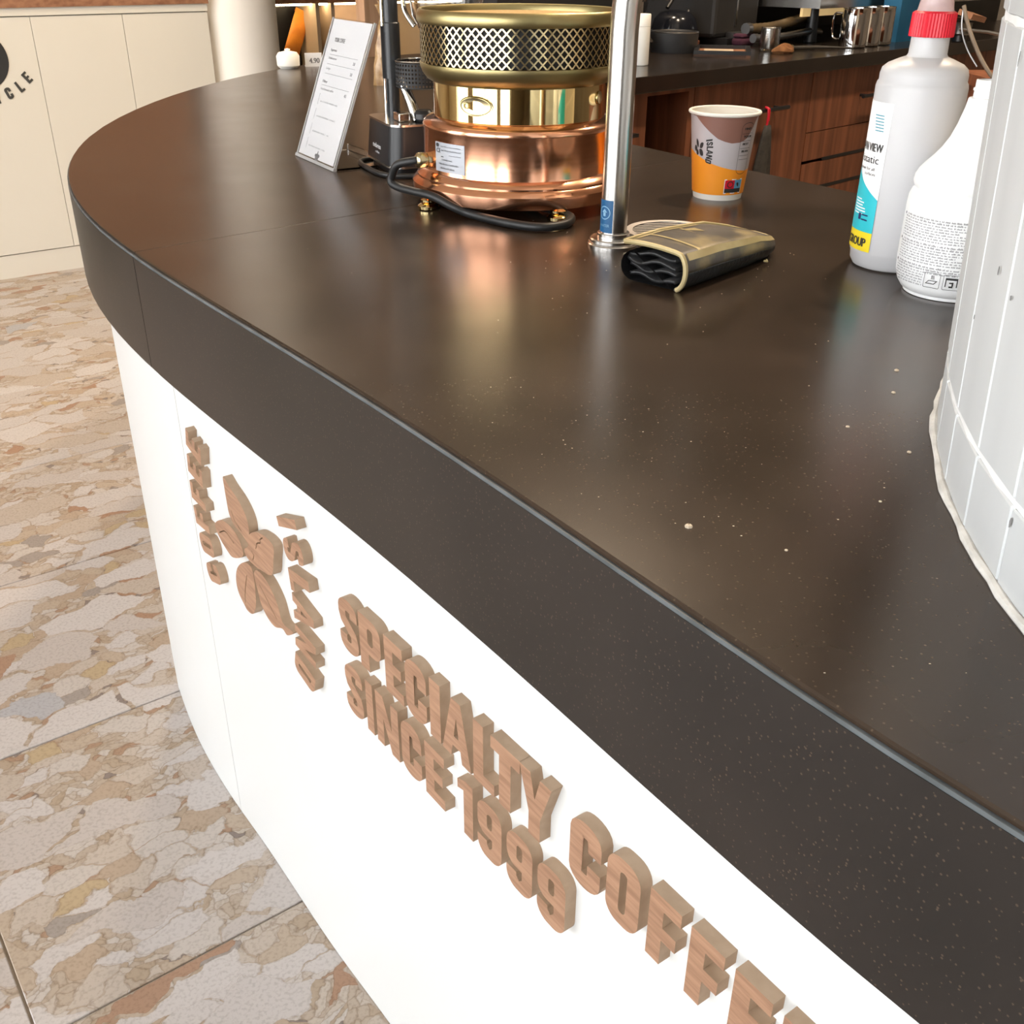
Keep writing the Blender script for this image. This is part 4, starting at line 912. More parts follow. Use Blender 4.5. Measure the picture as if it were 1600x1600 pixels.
mb.build('label_stripes', mat('stripe_teal', (.05, .28, .36), rough=.5), labl, fix=False)
mb = MB(); [blab(mb, -74, -74+w_, .0590-i*.0024, .0600-i*.0024, .0009, 4) for i, w_ in enumerate((16, 22, 20, 26, 27, 22))]
mb.build('white_text', M_paper, labl, fix=False)
mb = MB(); blab(mb, -60, -54, .0425, .0480, .0009, 4); [blab(mb, -53, -41, z, z+.0012, .0009, 4) for z in (.0425, .0465)]
mb.build('navy_mark', M_navy, labl, fix=False)
# -- white spray bottle, no head
WP = Vector((.3620, .8480, ZT)); bot2 = empty('spray_bottle', WP, label='white squat cleaner bottle with printed instructions and open neck', cat='bottle')
MB().lathe([(.0005,.0015),(.030,.0015),(.0325,0),(.0345,.0005),(.0350,.003),(.0372,.0042),(.0405,.0090),(.0428,.0165),(.0436,.028),(.0436,.070),(.0432,.0765),(.0415,.0812),(.0392,.0832),(.0408,.0850),(.0418,.0880),(.0412,.0925),(.0390,.0970),(.0350,.1020),(.0300,.1075),(.0250,.114),(.0205,.1220),(.0170,.1320),(.0142,.1430),(.0130,.1500),(.0126,.1510),(.0100,.1515),(.0100,.1560),(.0108,.1565),(.0108,.1580),(.0098,.1585),(.0098,.1640),(.0085,.1642)], n=72).build('bottle_body', M_wplas, bot2)
wa = math.atan2(-WP.y, -WP.x)
def wm(x, z, off=.0004):
    r = .0437+off; a = wa+x/.0437; return Vector((r*math.cos(a), r*math.sin(a), z))
mb = MB(); rng = random.Random(3)
z = .0640
for i in range(25):
    x = -.0520+(.003 if i in (0, 9, 17) else 0); xe = .02 if i < 20 else -.020
    if i in (4, 13): xe = .002
    size = .00075 if i not in (0, 1, 9, 10, 17, 18) else .00095
    while x < xe:
        w_ = rng.uniform(.0012, .0045); w_ = min(w_, xe-x)
        for q in range(max(1, int(w_/.00062))):
            xx = x+q*.00062; hh_ = size*rng.choice((1, 1, 1.5)); mb.add([wm(xx, z), wm(xx+.00042, z), wm(xx+.00042, z+hh_), wm(xx, z+hh_)], [(0, 1, 2, 3)])
        x += w_+.0007
    z -= .00205 if i not in (8, 16) else .0030
for zc in (.0643, .0448, .0272): mb.prism([[(-.0535+.0011*math.cos(t*PI/5), zc+.0011*math.sin(t*PI/5)) for t in range(10)]], 0, .0001, lambda x, y, d: wm(x, y, .0004+d))
mb.build('instruction_print', M_inkg, bot2, smooth=0, fix=False)
for i, x0 in enumerate((-.0185, -.0035, .0115)):
    mb = MB(); o_ = rrect(x0, .0125, x0+.0128, .0245, .001); i_ = rrect(x0+.0003, .0128, x0+.0125, .0242, .0008)
    mb.prism([o_, i_[::-1]], 0, .0001, lambda x, y, d: wm(x, y, .0004+d))
    if i == 0:
        mb.prism([[(x0+.0015,.0155),(x0+.0085,.0155),(x0+.0110,.0185),(x0+.0040,.0185)], [(x0+.0026,.0161),(x0+.0082,.0161),(x0+.0097,.0180),(x0+.0043,.0180)][::-1]], 0, .0001, lambda x, y, d: wm(x, y, .0004+d))
        for k in range(3): mb.prism([[(x0+.0058+k*.0010,.0195),(x0+.0062+k*.0010,.0195),(x0+.0062+k*.0008,.0225),(x0+.0058+k*.0008,.0225)]], 0, .0001, lambda x, y, d: wm(x, y, .0004+d))
    else:
        for (a, b, c, d_) in [(.0018,.0205,.011,.0222),(.0018,.0150,.0026,.0205),(.0102,.0150,.011,.0205),(.0048,.0145,.0078,.0158),(.0068,.0158,.0080,.0190),(.0048,.0178,.0068,.0188)]:
            mb.prism([[(x0+a, b),(x0+c, b),(x0+c, d_),(x0+a, d_)]], 0, .0001, lambda x, y, d: wm(x, y, .0004+d))
    mb.build('pictogram', M_ink, bot2, smooth=0, fix=False)

# ------------------------------------------------------------------ back counter and what stands on it
AB = math.radians(44); OB = Vector((.259, 2.465, 0)); BPx = Vector((math.cos(AB), math.sin(AB), 0)); BQ = Vector((-math.sin(AB), math.cos(AB), 0))
def bc(p, q, z=0): return OB+BPx*p+BQ*q+Vector((0, 0, z))
bt_ = lambda v: bc(v[0], v[1], v[2])
wtop = MB().box((0, 0, ZT-.036), (2.9, .74, ZT), tr=bt_).build('back_worktop', mat('back_stone', (.020, .014, .011), (.013, .010, .008), rough=.2, scale=9), smooth=0); bevel(wtop, .002)
tag(wtop, 'straight dark worktop along the back bar above walnut cabinets', 'worktop')
def rel(o, root): o.parent = root; o.location = -Vector(root.location); return o
ZW = ZT-.036
# open niche unit on the left
nic = empty('back_cabinet', bc(-.1, .03), label='walnut back bar unit with an open dark niche beside the tap', cat='cabinet')
rel(MB().box((.0, .03, .08), (.094, .05, ZW), tr=bt_).build('side_board', M_walnut, smooth=0), nic)
rel(MB().box((.094, .30, .08), (.25, .32, ZW), tr=bt_).build('niche_back', M_black, smooth=0), nic)
rel(MB().box((.250, .03, .08), (.271, .30, ZW), tr=bt_).build('divider', M_walnut, smooth=0), nic)
rel(MB().box((.094, .03, ZW-.012), (.25, .05, ZW), tr=bt_).build('top_rail', M_walnut, smooth=0), nic)
rel(MB().box((.002, .012, .820), (.050, .030, .828), tr=bt_).build('bar_handle', M_black, smooth=0), nic)
cab1 = empty('back_cabinet', bc(.5, .03), label='walnut cupboard with bar handle seen right of the paper cup', cat='cabinet')
dr_ = rel(MB().box((.275, .03, .08), (.797, .05, ZW-.002), tr=bt_).build('door', M_walnut, smooth=0), cab1)
rel(MB().box((.275, .05, .08), (.797, .60, ZW-.002), tr=bt_).build('carcass', M_black, smooth=0), cab1)
h = MB(); h.tube([bc(.40, .004, .8365), bc(.655, .004, .8365)], .0052, 10); h.tube([bc(.43, .03, .8365), bc(.43, .004, .8365)], .004, 8); h.tube([bc(.625, .03, .8365), bc(.625, .004, .8365)], .004, 8)
ho = h.build('bar_handle', M_black); ho.parent = dr_
drw = empty('drawer_unit', bc(1.2, .03), label='walnut drawer unit behind the translucent bottle', cat='drawer unit')
rel(MB().box((.80, .055, .06), (1.55, .60, ZW-.002), tr=bt_).build('carcass', M_black, smooth=0), drw)
for z0, z1 in ((.754, ZW-.002), (.676, .7515), (.597, .667), (.36, .588), (.08, .355)):
    d = rel(MB().box((.803, .03, z0), (1.547, .05, z1), tr=bt_).build('drawer_front', M_walnut, smooth=0), drw)
    if z0 == .754:
        h = MB(); h.tube([bc(1.04, .004, .833), bc(1.32, .004, .833)], .005, 10); h.tube([bc(1.07, .03, .833), bc(1.07, .004, .833)], .004, 8); h.tube([bc(1.29, .03, .833), bc(1.29, .004, .833)], .004, 8)
        h.build('bar_handle', M_black).parent = d
    elif z0 in (.676, .597):
        MB().box((.905, .029, z0-.008), (1.40, .031, z0+.001), tr=bt_).build('grip_slot', M_black, smooth=0).parent = d
cab2 = empty('back_cabinet', bc(2.2, .03), label='walnut cupboard at the right end behind the tiled pillar', cat='cabinet')
rel(MB().box((1.553, .03, .08), (2.9, .05, ZW-.002), tr=bt_).build('door', M_walnut, smooth=0), cab2)
rel(MB().box((1.553, .05, .08), (2.9, .60, ZW-.002), tr=bt_).build('carcass', M_black, smooth=0), cab2)
plin = MB().box((0, .08, 0), (2.9, .60, .078), tr=bt_).build('baseboard_back', M_blackm, smooth=0); struct(plin)
# towel on a red hook
tw = empty('hanging_towel', bc(.55, -.004, .82), label='dark cloth hanging from cupboard handle by a red hook', cat='towel')
mb = MB(); n = 10; vs_ = []
for i in range(n+1):
    t = i/n; z = lerp(.802, .52, t); w = lerp(.012, .052, min(1, t*1.6)**.8)
    for k in range(9):
        s = k/8*2-1; vs_.append(bc(.545+s*w+.004*t, -.006-.010*math.cos(3*s+1)*min(1, t*2), z))
mb.add(vs_, [(i*9+k, (i+1)*9+k, (i+1)*9+k+1, i*9+k+1) for i in range(n) for k in range(8)]); o = rel(mb.build('cloth', M_towel), tw); s = o.modifiers.new('thick', 'SOLIDIFY'); s.thickness = .006
mb = MB(); mb.tube([bc(.545, .004, .845), bc(.545, -.006, .841), bc(.545, -.008, .825), bc(.545, -.006, .800)], .0032, 8); mb.tube([bc(.553, .004, .845), bc(.553, -.005, .840), bc(.552, -.006, .812)], .002, 8); rel(mb.build('hook', M_red), tw)
struct(MB().box((.30, .76, 0), (3.6, .86, 3.2), tr=bt_).build('wall_bar', M_dark, smooth=0))

# white canister
c = bc(.237, .174, ZT); wc = empty('white_canister', c, label='slim white lidded canister on back worktop right of the tap', cat='canister')
MB().lathe([(.0005,.001),(.0165,.0005),(.0178,.003),(.0178,.086),(.0174,.0865)], n=32).build('canister_body', M_cupw, wc)
MB().lathe([(.0178,.0872),(.0178,.112),(.0165,.1145),(.0005,.1148)], n=32).build('canister_lid', M_cupw, wc)
# steel stand with flared foot
c = bc(.46, .40, ZT); sd_ = empty('tamper_stand', c, label='pinkish steel stand with a flared foot behind the white canister', cat='stand')
mb = MB(); mb.box((-.022, -.02, .055), (.022, .02, .30)); mb.build('upright', M_steel, sd_).rotation_euler = (0, 0, AB)
mb = MB(); mb.add([(x*w_, y*w_, z) for z, w_ in ((.030, .052), (.034, .052), (.06, .03), (.09, .022)) for x, y in ((-1, -.6), (1, -.6), (1, .6), (-1, .6))], [(j*4+i, j*4+(i+1) % 4, (j+1)*4+(i+1) % 4, (j+1)*4+i) for j in range(3) for i in range(4)]+[(3, 2, 1, 0)]); mb.build('flared_foot', M_steel, sd_).rotation_euler = (0, 0, AB-.3)
mb = MB(); mb.lathe([(.03, 0), (.034, .002), (.034, .030)], n=24, cap=True); mb.build('base_block', M_black, sd_)
mb = MB(); mb.tube([(-.02, -.03, .13), (.03, -.05, .135)], .005, 8); mb.build('side_screw', M_chrome, sd_)
mb = MB(); mb.tube([(.05, -.01, .135), (.10, .01, .135)], .0035, 8); mb.build('side_lever', M_chrome, sd_)
# black knock box
c = bc(.60, .36, ZT); kb = empty('knock_box', c, label='round black knock box on the back worktop', cat='knock box')
MB().lathe([(.0005,.004),(.058,.004),(.062,0),(.064,.004),(.066,.05),(.063,.052),(.060,.05),(.058,.008)], n=48).build('tub', M_blackm, kb)
mb = MB(); mb.tube([(-.060, 0, .046), (.060, 0, .046)], .006, 10); mb.build('knock_bar', M_black, kb)
mb = MB(); mb.tube([(.064*math.cos(2*PI*i/48), .064*math.sin(2*PI*i/48), .052) for i in range(48)], .0016, 8, closed=True); mb.build('tub_rim', M_steeld, kb)
# black hopper next to stand
c = bc(.60, .52, ZT); hp = empty('bean_grinder', c, label='black conical grinder hopper rising behind the knock box', cat='grinder')
MB().lathe([(.03,.055),(.036,.06),(.046,.125),(.046,.145)], n=32).build('funnel', M_black, hp)
MB().lathe([(.060,0),(.062,.004),(.062,.05),(.03,.056)], n=32, cap=True).build('grinder_base', M_black, hp)
MB().lathe([(.047,.146),(.05,.15),(.05,.34)], n=32, cap=True).build('hopper', M_black, hp)
# kettle with blue reflection
c = bc(.80, .52, ZT); kt = empty('black_kettle', c, label='glossy rounded black kettle with curved handle', cat='kettle')
MB().lathe([(.0005,0),(.06,0),(.068,.006),(.07,.04),(.062,.07),(.045,.088),(.02,.094),(.0005,.095)], n=40).build('kettle_body', mat('dark_gloss', (.007, .008, .012), rough=.16, scale=10), kt)
mb = MB(); mb.tube(smooth_path([(.05, 0, .075), (.072, 0, .105), (.05, 0, .135), (0, 0, .135), (-.04, 0, .10)], 6), .006, 10); mb.build('kettle_handle', M_black, kt).rotation_euler = (0, 0, AB)
mb = MB(); mb.lathe([(.072, 0), (.078, .003), (.078, .012), (.07, .014)], n=40, cap=True); mb.build('kettle_base', M_walnut, kt)
# machine behind, dark
for (p0, p1, q0, q1, z1, nm, lb, mt) in [(.86, 1.085, .42, .70, .42, 'bean_grinder', 'tall dark grey grinder standing behind the glass jar', M_dark)]:
    g_ = empty(nm, bc((p0+p1)/2, (q0+q1)/2, ZT), label=lb, cat='grinder')
    o = rel(MB().box((p0, q0, ZT+.02), (p1, q1, ZT+z1), tr=bt_).build('housing', mt, smooth=0), g_); bevel(o, .012)
    rel(MB().box((p0+.03, q0-.03, ZT), (p1-.03, q1, ZT+.02), tr=bt_).build('foot_plate', M_black, smooth=0), g_)
    rel(MB().box((p0+.10, q0-.004, ZT+.05), (p0+.108, q0, ZT+.38), tr=bt_).build('edge_strip', M_steeld, smooth=0), g_)
    rel(MB().box((p0+.06, q0-.06, ZT+.02), (p1-.10, q0-.002, ZT+.035), tr=bt_).build('dosing_fork', M_steeld, smooth=0), g_)
# framed tray
c = bc(.655, .235, ZT); tr_ = empty('serving_tray', c, AB+.62, label='flat square black tray with pale inset on the back worktop', cat='tray')
MB().box((-.105, -.075, 0), (.105, .075, .006)).build('tray_bottom', M_walnut2, tr_, smooth=0)
for a, b in (((-.105,-.075,0),(.105,-.063,.015)), ((-.105,.063,0),(.105,.075,.015)), ((-.105,-.063,0),(-.093,.063,.015)), ((.093,-.063,0),(.105,.063,.015))):
    MB().box(a, b).build('tray_rail', M_black, tr_, smooth=0)
MB().box((-.04, -.03, .006), (.06, .05, .008)).build('paper_inset', M_beige, tr_, smooth=0)
# glass jar and sponge
c = bc(.835, .205, ZT); jar = empty('glass_jar', c, label='small clear glass jar with steel inner cup', cat='jar')
MB().lathe([(.0005,.002),(.025,.001),(.0272,.004),(.0272,.062),(.0260,.0625),(.0255,.006),(.0005,.005)], n=36).build('glass_wall', M_glass, jar)
MB().lathe([(.0005,.008),(.0215,.008),(.0225,.012),(.0225,.058),(.0245,.060)], n=36).build('steel_cup', M_steel, jar)
c = bc(.80, .135, ZT); sp_ = empty('sponge', c, AB-.3, label='crumpled orange sponge in front of the small glass jar', cat='sponge')
mb = MB(); rng = random.Random(5); ring = []
for j, (z, k) in enumerate(((.0, .85), (.006, 1.05), (.014, 1), (.019, .72), (.021, .01))):
    for i in range(18):
        a = 2*PI*i/18; r = (1+.16*math.sin(3*a+.6)+rng.uniform(-.05, .05))*k; ring.append((.034*r*math.cos(a), .019*r*math.sin(a), z*(1+.3*math.sin(2*a))))
mb.add(ring, [(j*18+i, j*18+(i+1) % 18, (j+1)*18+(i+1) % 18, (j+1)*18+i) for j in range(4) for i in range(18)]); mb.build('sponge_pad', M_sponge, sp_)
# brush lying right of the jar
br = empty('cleaning_brush', bc(.97, .13, ZT), label='thin dark brush lying between jar and steel jugs', cat='brush')
rel(MB().tube([bc(.90, .17, ZT+.007), bc(.98, .135, ZT+.007), bc(1.06, .07, ZT+.005)], [.0055, .005, .002], 10).build('brush_handle', M_steeld), br)
rel(MB().tube([bc(.872, .185, ZT+.008), bc(.90, .17, ZT+.008)], .008, 10).build('ferrule', M_brassl), br)
# purple cloth
c = bc(.93, .36, ZT); pc_ = empty('folded_cloth', c, AB, label='small folded purple cloth behind the glass jar', cat='cloth')
o = MB().box((-.035, -.02, 0), (.035, .02, .022)).build('cloth_stack', M_purple, pc_); bevel(o, .008, 3)
o = MB().box((-.032, -.018, .022), (.03, .018, .034)).build('cloth_fold', M_purple, pc_); bevel(o, .006, 3)
# hoses
for i, (z, q, r, lb, mt) in enumerate([(.062, .33, .013, 'upper brown ribbed drain hose under the espresso machine', mat('hose_brown', (.10, .07, .035), (.06, .04, .02), rough=.35, scale=30)), (.030, .30, .010, 'lower brown drain hose under the espresso machine', M_steeld)]):
    hz = empty('drain_hose', bc(1.1, q, ZT), label=lb, cat='hose'); pts = smooth_path([bc(.93, q+.02, ZT+z*.75), bc(1.02, q, ZT+z*.8), bc(1.12, q-.01, ZT+z), bc(1.20, q, ZT+z*1.1), bc(1.30, q+.03, ZT+z*.8)], 12)
    rel(MB().tube(pts, [r*(1+.08*(k % 2)) for k in range(len(pts))], 12).build('hose_tube', mt), hz)
    rel(MB().tube([pts[0]+BPx*-.01, pts[0]+BPx*.01], r*1.25, 12).build('hose_clamp', M_steeld), hz)
# espresso machine
em = empty('espresso_machine', bc(1.55, .5, ZT), label='large espresso machine whose steel underside shows at the top right', cat='espresso machine')
rel(MB().box((1.10, .22, ZT+.100), (2.2, .70, ZT+.13), tr=bt_).build('drip_body', M_steel, smooth=0), em)
o = rel(MB().box((1.12, .34, ZT+.13), (2.2, .70, ZT+.45), tr=bt_).build('machine_body', M_steeld, smooth=0), em); bevel(o, .01)
for p in (1.2, 2.1):
    for q in (.30, .64): rel(MB().lathe([(.018, 0), (.02, .003), (.016, .101)], bc(p, q, ZT), n=20, cap=True).build('machine_foot', M_black), em)
rel(MB().box((1.14, .30, ZT+.074), (1.42, .31, ZT+.098), tr=bt_).build('lit_strip', mat('machine_glow', (.9, .62, .28), emit=.5), smooth=0), em)
for p in (1.30, 1.62):
    rel(MB().lathe([(.03, .19), (.032, .195), (.032, .23), (.028, .235)], bc(p, .27, ZT), n=28, cap=True).build('group_head', M_chrome), em)
# steel jugs
for i, (p, q, lb) in enumerate([(1.130, .115, 'leftmost of three polished steel jugs on back worktop'), (1.215, .120, 'middle of three polished steel jugs on back worktop'), (1.292, .122, 'rightmost of three polished steel jugs beside the red collar')]):
    j_ = empty('milk_jug', bc(p, q, ZT), AB+1.5, label=lb, cat='jug', group='steel milk jugs')
    MB().lathe([(.0005,.001),(.036,.001),(.039,.004),(.0395,.02),(.0390,.085),(.0385,.102),(.0395,.106),(.0380,.106),(.0370,.10),(.0372,.006)], n=44).build('jug_body', M_chrome, j_)
    MB().tube(smooth_path([(.037, .010, .090), (.062, .014, .088), (.066, .014, .055), (.060, .012, .025), (.038, .010, .022)], 6), .0035, 8).build('jug_handle', M_chrome, j_)
# blue carton
o = empty('blue_carton', bc(1.52, .165, ZT), AB, label='dark blue carton behind the red bottle collar', cat='carton')
x = MB().box((-.09, -.03, 0), (.09, .03, .17)).build('carton_body', M_bluebox, o, smooth=0); MB().box((-.09, -.004, .17), (.09, .004, .185)).build('carton_flap', M_bluebox, o, smooth=0)
# right cluster: portafilter, sieve, wood block, strap
pf = empty('portafilter', bc(1.62, .02, ZT), AB-.3, label='steel portafilter with wooden block on top right of red collar', cat='portafilter')
MB().lathe([(.028,.02),(.032,.024),(.032,.05),(.034,.054),(.030,.054)], n=32, cap=True).build('basket_body', M_steeld, pf)
MB().tube([(-.03, 0, .04), (-.10, 0, .045), (-.16, 0, .05)], [.008, .011, .009], 12).build('handle', M_black, pf)
x = MB().box((-.03, -.022, .070), (.055, .030, .086)).build('wooden_block', M_walnut2, pf, smooth=0); x.rotation_euler = (.25, .15, .2)
MB().tube([(-.08, .02, .060), (.0, .02, .066), (.09, .0, .060)], .004, 8).build('steel_rod', M_steel, pf)
MB().lathe([(.02, 0), (.022, .002), (.02, .02)], n=20, cap=True).build('rest_foot', M_black, pf)
sv = empty('tea_strainer', bc(1.30, -.42, .0), label='steel mesh strainer over a glass cup seen left of tiled pillar', cat='strainer')
sv.location = (1.125, 2.50, ZT); sv.scale = (1.25, 1.25, 1.15)
MB().lathe([(.0005,.02),(.022,.021),(.028,.026),(.030,.07),(.0285,.07),(.027,.028),(.0005,.024)], n=36).build('glass_cup', M_glass, sv)
mb = MB(); nm_ = 30
for j in range(7):
    for k in range(nm_):
        if (j+k) % 2: continue
        r0_, r1_ = .004+j*.004, .004+(j+1)*.004; z0_, z1_ = .105-.0006*j*j, .105-.0006*(j+1)**2; a0, a1 = 2*PI*k/nm_, 2*PI*(k+1)/nm_
        mb.add([(r0_*math.cos(a0), r0_*math.sin(a0), z0_), (r1_*math.cos(a0), r1_*math.sin(a0), z1_), (r1_*math.cos(a1), r1_*math.sin(a1), z1_), (r0_*math.cos(a1), r0_*math.sin(a1), z0_)], [(0, 1, 2, 3)])
mb.build('mesh_dome', M_steeld, sv, fix=False)
MB().tube([(.033*math.cos(2*PI*i/36), .033*math.sin(2*PI*i/36), .0765) for i in range(36)], .0028, 8, closed=True).build('strainer_rim', M_steel, sv)
MB().lathe([(.0275,.040),(.0275,.058),(.0005,.058)], n=32).build('brass_insert', M_brass, sv)
MB().lathe([(.034,.012),(.036,.015),(.036,.02),(.02,.022)], n=36, cap=True).build('saucer', M_steel, sv)
MB().tube([(-.033, 0, .0765), (-.06, .02, .082), (-.10, .05, .085)], .003, 8).build('strainer_handle', M_steeld, sv)
rt = empty('service_trolley', (1.22, 2.50, 0), label='walnut side table carrying the strainer beyond the white bottle', cat='trolley')
x = MB().box((-.15, -.16, ZT-.025), (.25, .22, ZT-.001)).build('shelf_top', M_walnut, rt, smooth=0)
MB().box((-.14, -.15, ZT-.30), (.24, .21, ZT-.026)).build('front_panel', M_walnut, rt, smooth=0)
for a in ((-.13, -.14), (.23, -.14), (-.13, .20), (.23, .20)): MB().box((a[0]-.01, a[1]-.01, 0), (a[0]+.01, a[1]+.01, ZT-.025)).build('leg', M_walnut, rt, smooth=0)
sp2 = empty('tan_strap', (1.03, 2.40, ZT), label='tan strap loop hanging right of the translucent bottle neck', cat='strap')
MB().tube(smooth_path([(-.075, .05, .150), (-.062, .035, .11), (-.035, .012, .055), (-.005, -.008, .014), (.018, -.010, .0055)], 8), [.0042]*33, 6).build('strap_band', M_tanstrap, sp2)
MB().tube(smooth_path([(-.075, .05, .150), (-.072, .043, .105), (-.056, .032, .066), (-.034, .016, .033)], 8), .0022, 6).build('strap_end', M_steeld, sp2)

# ------------------------------------------------------------------ left background: white cabinets, pillar, lit shelf
CV = 4.56
def cabinet_door(u0, u1, name, label):
    r = empty(name, uv((u0+u1)/2, CV), label=label, cat='cabinet')
    t = lambda p: uv(p.x, p.y, p.z)
    rel(MB().box((u0+.001, CV, .096), (u1-.001, CV+.018, .962), tr=t).build('door', M_cream, smooth=0), r)
    rel(MB().box((u0, CV+.02, .0), (u1, CV+.5, .9935), tr=t).build('carcass', mat('cream_shadow', (.50, .46, .38), rough=.6), smooth=0), r)
    rel(MB().box((u0, CV-.004, .966), (u1, CV+.02, .9935), tr=t).build('top_rail', M_cream, smooth=0), r)
    rel(MB().box((u0, CV+.004, 0), (u1, CV+.02, .092), tr=t).build('plinth', M_cream, smooth=0), r)
    return r
rec = cabinet_door(.42, 1.127, 'recycling_cabinet', 'cream recycling cabinet with black disc and letters at left edge')
cabinet_door(1.127, 1.477, 'white_cabinet', 'plain cream cabinet door right of the recycling letters')
cabinet_door(1.477, 1.832, 'white_cabinet', 'plain cream cabinet door against the round cream pillar')
o = MB().box((.40, CV-.012, .994), (1.836, CV+.52, 1.03), tr=lambda p: uv(p.x, p.y, p.z)).build('wood_cabinet_top', M_walnut2, smooth=0); tag(o, 'brown wooden top lying over the cream cabinets', 'worktop')
mb = MB(); fr = lambda x, z, d=0: uv(x, CV-.001-d, z)
mb.prism([[(.915+.106*math.cos(2*PI*i/48), .820+.070*math.sin(2*PI*i/48)*1.5) for i in range(48)]], 0, .001, fr)
rel(mb.build('black_disc', M_ink, smooth=0), rec)
for ch, cx_, cz_, rot in [('E', 1.075, .752, 38), ('L', 1.042, .722, 30), ('C', .998, .700, 20), ('Y', .955, .686, 10), ('C', .905, .682, -2), ('E', .86, .688, -14), ('R', .82, .70, -26)]:
    w, polys = glyph(ch); a = math.radians(rot); S = .042; mb = MB()
    def mp(x, y, d):
        xx, yy = (x-w/2)*S, (y-.5)*S; return fr(cx_+xx*math.cos(a)-yy*math.sin(a), cz_+xx*math.sin(a)+yy*math.cos(a), d)
    mb.prism(polys, 0, .001, mp); rel(mb.build('letter', mat('letter_grey', (.06, .06, .055), rough=.5), smooth=0), rec)
struct(MB().box((.05, CV+.30, 1.03), (1.83, CV+.34, 2.6), tr=lambda p: uv(p.x, p.y, p.z)).build('wall_cladding', M_walnut2, smooth=0))
pl_ = MB(); pl_.lathe([(.172, 0), (.172, 3.2)], uv(2.008, CV+.12), n=64); struct(pl_.build('column_cream', M_creamwall))
# lit display shelving beyond
SV = 5.35
sh = empty('display_shelf', uv(2.9, SV), label='warm lit display shelving with beige boards behind the price list', cat='shelf')
t = lambda p: uv(p.x, p.y, p.z)
rel(MB().box((2.05, SV, .947), (3.8, SV+.42, .985), tr=t).build('upper_board', M_walnut2, smooth=0), sh)
rel(MB().box((2.05, SV+.40, 0), (3.8, SV+.42, .947), tr=t).build('back_board', M_beige, smooth=0), sh)
for u in (2.745, 2.835, 3.105):
    rel(MB().box((u, SV+.02, .05), (u+.02, SV+.40, .946), tr=t).build('upright', M_beige, smooth=0), sh)
rel(MB().box((2.05, SV, .60), (3.8, SV+.40, .62), tr=t).build('lower_board', M_beige, smooth=0), sh)
rel(MB().box((2.10, SV+.06, .935), (3.75, SV+.09, .946), tr=t).build('light_strip', M_glow, smooth=0), sh)
rel(MB().box((2.86, SV+.20, .63), (3.10, SV+.215, .93), tr=t).build('cupboard_door', mat('rose_board', (.52, .38, .29), rough=.5), smooth=0), sh)
rel(MB().box((2.935, SV+.175, .79), (2.975, SV+.20, .82), tr=t).build('door_knob', M_walnut, smooth=0), sh)
pan = rel(MB().box((2.30, SV+.22, .622), (2.74, SV+.24, .93), tr=t).build('black_panel', M_black, smooth=0), sh)
bag = empty('coffee_bag', uv(2.655, SV+.165, .70), label='tilted orange coffee bag against the black shelf panel', cat='bag')
mb = MB(); sec = []
for i in range(9):
    s = i/8; th_ = .022*math.sin(PI*min(1, s*1.15)**.7) if 0 < i < 8 else .003
    for k in range(12):
        a = 2*PI*k/12; sec.append(((.045*math.cos(a))*(1 if s < .9 else .95), th_*math.sin(a), lerp(0, .21, s)))
mb.add(sec, [(i*12+k, i*12+(k+1) % 12, (i+1)*12+(k+1) % 12, (i+1)*12+k) for i in range(8) for k in range(12)]); o = mb.build('bag_body', M_orange, bag); o.rotation_euler = (0, .42, AU)
mb = MB(); mb.box((-.046, -.004, .205), (.046, .004, .225)); o = mb.build('bag_seal', M_orange, bag); o.rotation_euler = (0, .42, AU)
# wooden post and counter-end clutter
wp = empty('wooden_post', uv(1.99, 3.5), AU, label='pale wooden post standing beyond the counter behind the price list', cat='post')
MB().box((-.03, -.03, 0), (.03, .03, 2.2)).build('post_shaft', mat('pale_wood', (.55, .33, .20), (.42, .24, .13), rough=.5, scale=6, stretch=(8, 8, .6)), wp, smooth=0)
MB().box((-.06, -.06, 0), (.06, .06, .03)).build('post_foot', M_walnut2, wp, smooth=0)
MB().box((.03, -.025, .1), (.06, .025, 2.2)).build('post_batten', M_walnut2, wp, smooth=0)
def on_ct(x, y): return Vector((x, y, ZT))
t1 = empty('price_tag', on_ct(-.48, 2.66), .35, label='small white price card at the far rim left of the price list', cat='price tag')
MB().box((-.020, -.0012, 0), (.020, .0012, .030)).build('card', M_paper, t1, smooth=0); mb = MB(); put_text(mb, '4.90', .016, lambda x, y: Vector((x-.010, -.0014, y+.008)), width=.024, bold=.0006); mb.build('card_print', M_inkg, t1, smooth=0, fix=False)
MB().box((-.018, 0, 0), (.018, .022, .0015)).build('card_foot', M_paper, t1, smooth=0)
pb = empty('white_pot', on_ct(-.532, 2.62), label='squat rounded white pot at the far rim of the worktop', cat='pot')
MB().lathe([(.0005,0),(.020,0),(.026,.006),(.027,.026),(.022,.034),(.008,.037),(.0005,.037)], n=32).build('pot_body', M_cupw, pb)
MB().lathe([(.0005,.036),(.006,.037),(.007,.041),(.0005,.043)], n=16).build('pot_knob', M_cupw, pb)
t2 = empty('price_tag', on_ct(-.30, 2.62), .2, label='rounded cream price tag between the price list and the brewer pole', cat='price tag')
mb = MB(); mb.prism([rrect(-.020, .012, .020, .062, .008)], -.001, .001, lambda x, y, d: Vector((x, -d, y))); mb.build('card', M_cupw, t2, smooth=0)
mb = MB(); put_text(mb, 'Greek', .012, lambda x, y: Vector((x-.013, -.0013, y+.042)), width=.026, bold=.0004); put_text(mb, '2.50', .012, lambda x, y: Vector((x-.008, -.0013, y+.026)), width=.020, bold=.0004); mb.build('card_print', M_inkg, t2, smooth=0, fix=False)
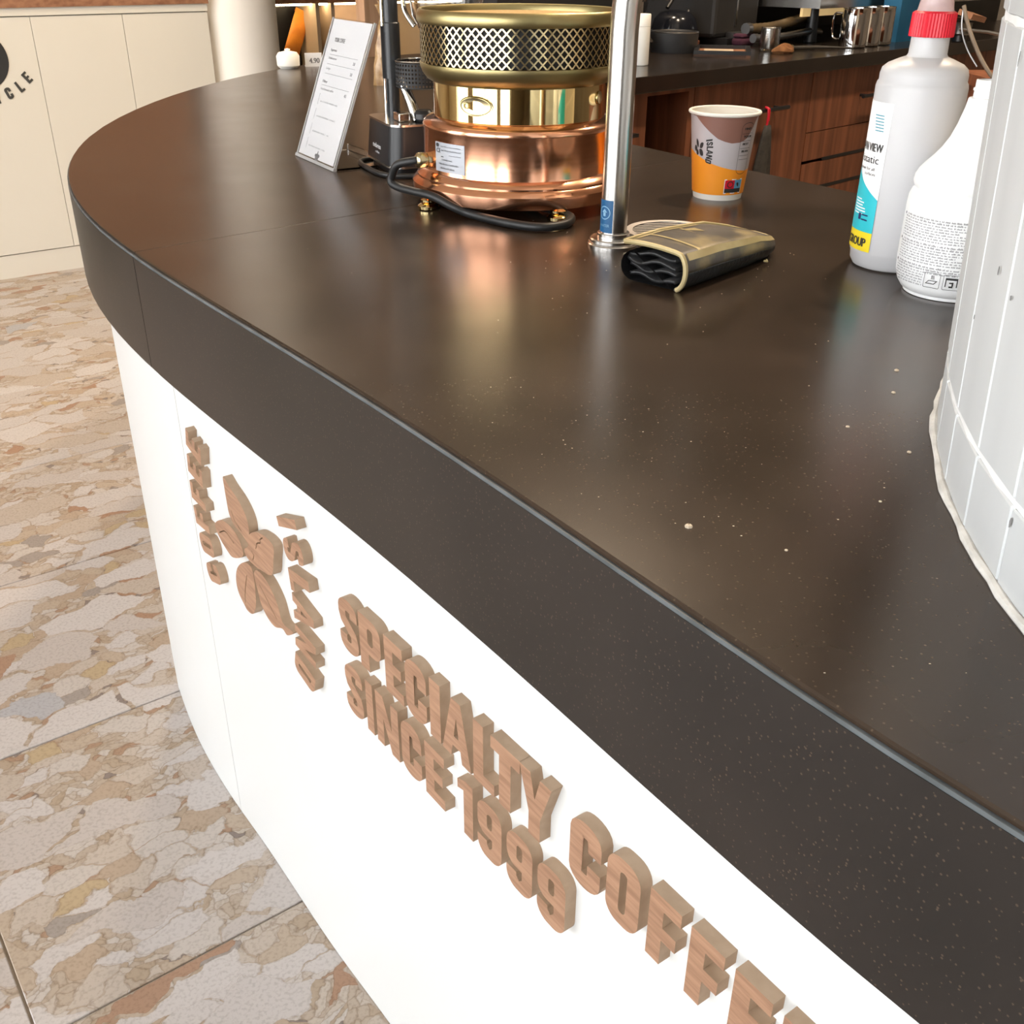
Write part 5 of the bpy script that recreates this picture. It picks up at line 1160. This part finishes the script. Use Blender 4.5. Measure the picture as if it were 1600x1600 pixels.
MB().lathe([(.012, 0), (.012, .002), (.003, .004), (.002, .013)], n=20, cap=True).build('tag_stand', M_steel, t2)
for i, (x, y, lb) in enumerate([(-.262, 2.30, 'crinkled clear packet of kraft biscuits, front one beside brewer pole'), (-.275, 2.45, 'crinkled clear packet of kraft biscuits, rear one beside brewer pole')]):
    pk = empty('snack_packet', on_ct(x, y), .3+i, label=lb, cat='packet', group='snack packets')
    mb = MB(); rng = random.Random(20+i); vs_ = []
    for j in range(8):
        for k in range(14):
            a = 2*PI*k/14; r = 1+rng.uniform(-.12, .12); z = .125*j/7; tp_ = 1-.55*(j/7)**2; vs_.append((.030*r*math.cos(a)*tp_, .020*r*math.sin(a)*tp_, z))
    mb.add(vs_, [(j*14+k, j*14+(k+1) % 14, (j+1)*14+(k+1) % 14, (j+1)*14+k) for j in range(7) for k in range(14)]); mb.build('wrapper', mat('cellophane', (.55, .36, .18), (.30, .16, .06), rough=.18, scale=60), pk, smooth=20)
    MB().lathe([(.008, .122), (.012, .128), (.022, .15)], n=14).build('twisted_top', MATS['cellophane'], pk, smooth=20)
    MB().tube([(.009*math.cos(2*PI*q/16), .009*math.sin(2*PI*q/16), .124) for q in range(16)], .0018, 6, closed=True).build('tie', M_gold, pk)
# ------------------------------------------------------------------ warm lamps over the bar and by the shelf
def downlight(loc, power, color, size=.16, label=''):
    r = empty('ceiling_lamp', loc, label=label, cat='lamp', group='ceiling lamps')
    MB().lathe([(.075, 0), (.085, -.004), (.09, 0)], n=32).build('lamp_trim', M_black, r)
    MB().lathe([(.0005, -.001), (.074, -.001)], n=32).build('lamp_disc', mat('lamp_glow', (1, .8, .55), emit=12), r)
    l = area('lamp_light', Vector(loc)+Vector((0, 0, -.01)), (0, 0, -1), size, size, power, color, shape='DISK'); return r
for i, (x, y, pwr, near) in enumerate([(.9, 1.9, 46, 'tiled pillar'), (1.7, 2.7, 36, 'espresso machine'), (.2, 2.9, 40, 'far bend of the worktop'), (-.9, 3.6, 34, 'cream cabinets')]):
    downlight((x, y, 3.19), pwr, (1, .80, .58), label='round recessed warm ceiling lamp nearest the '+near)
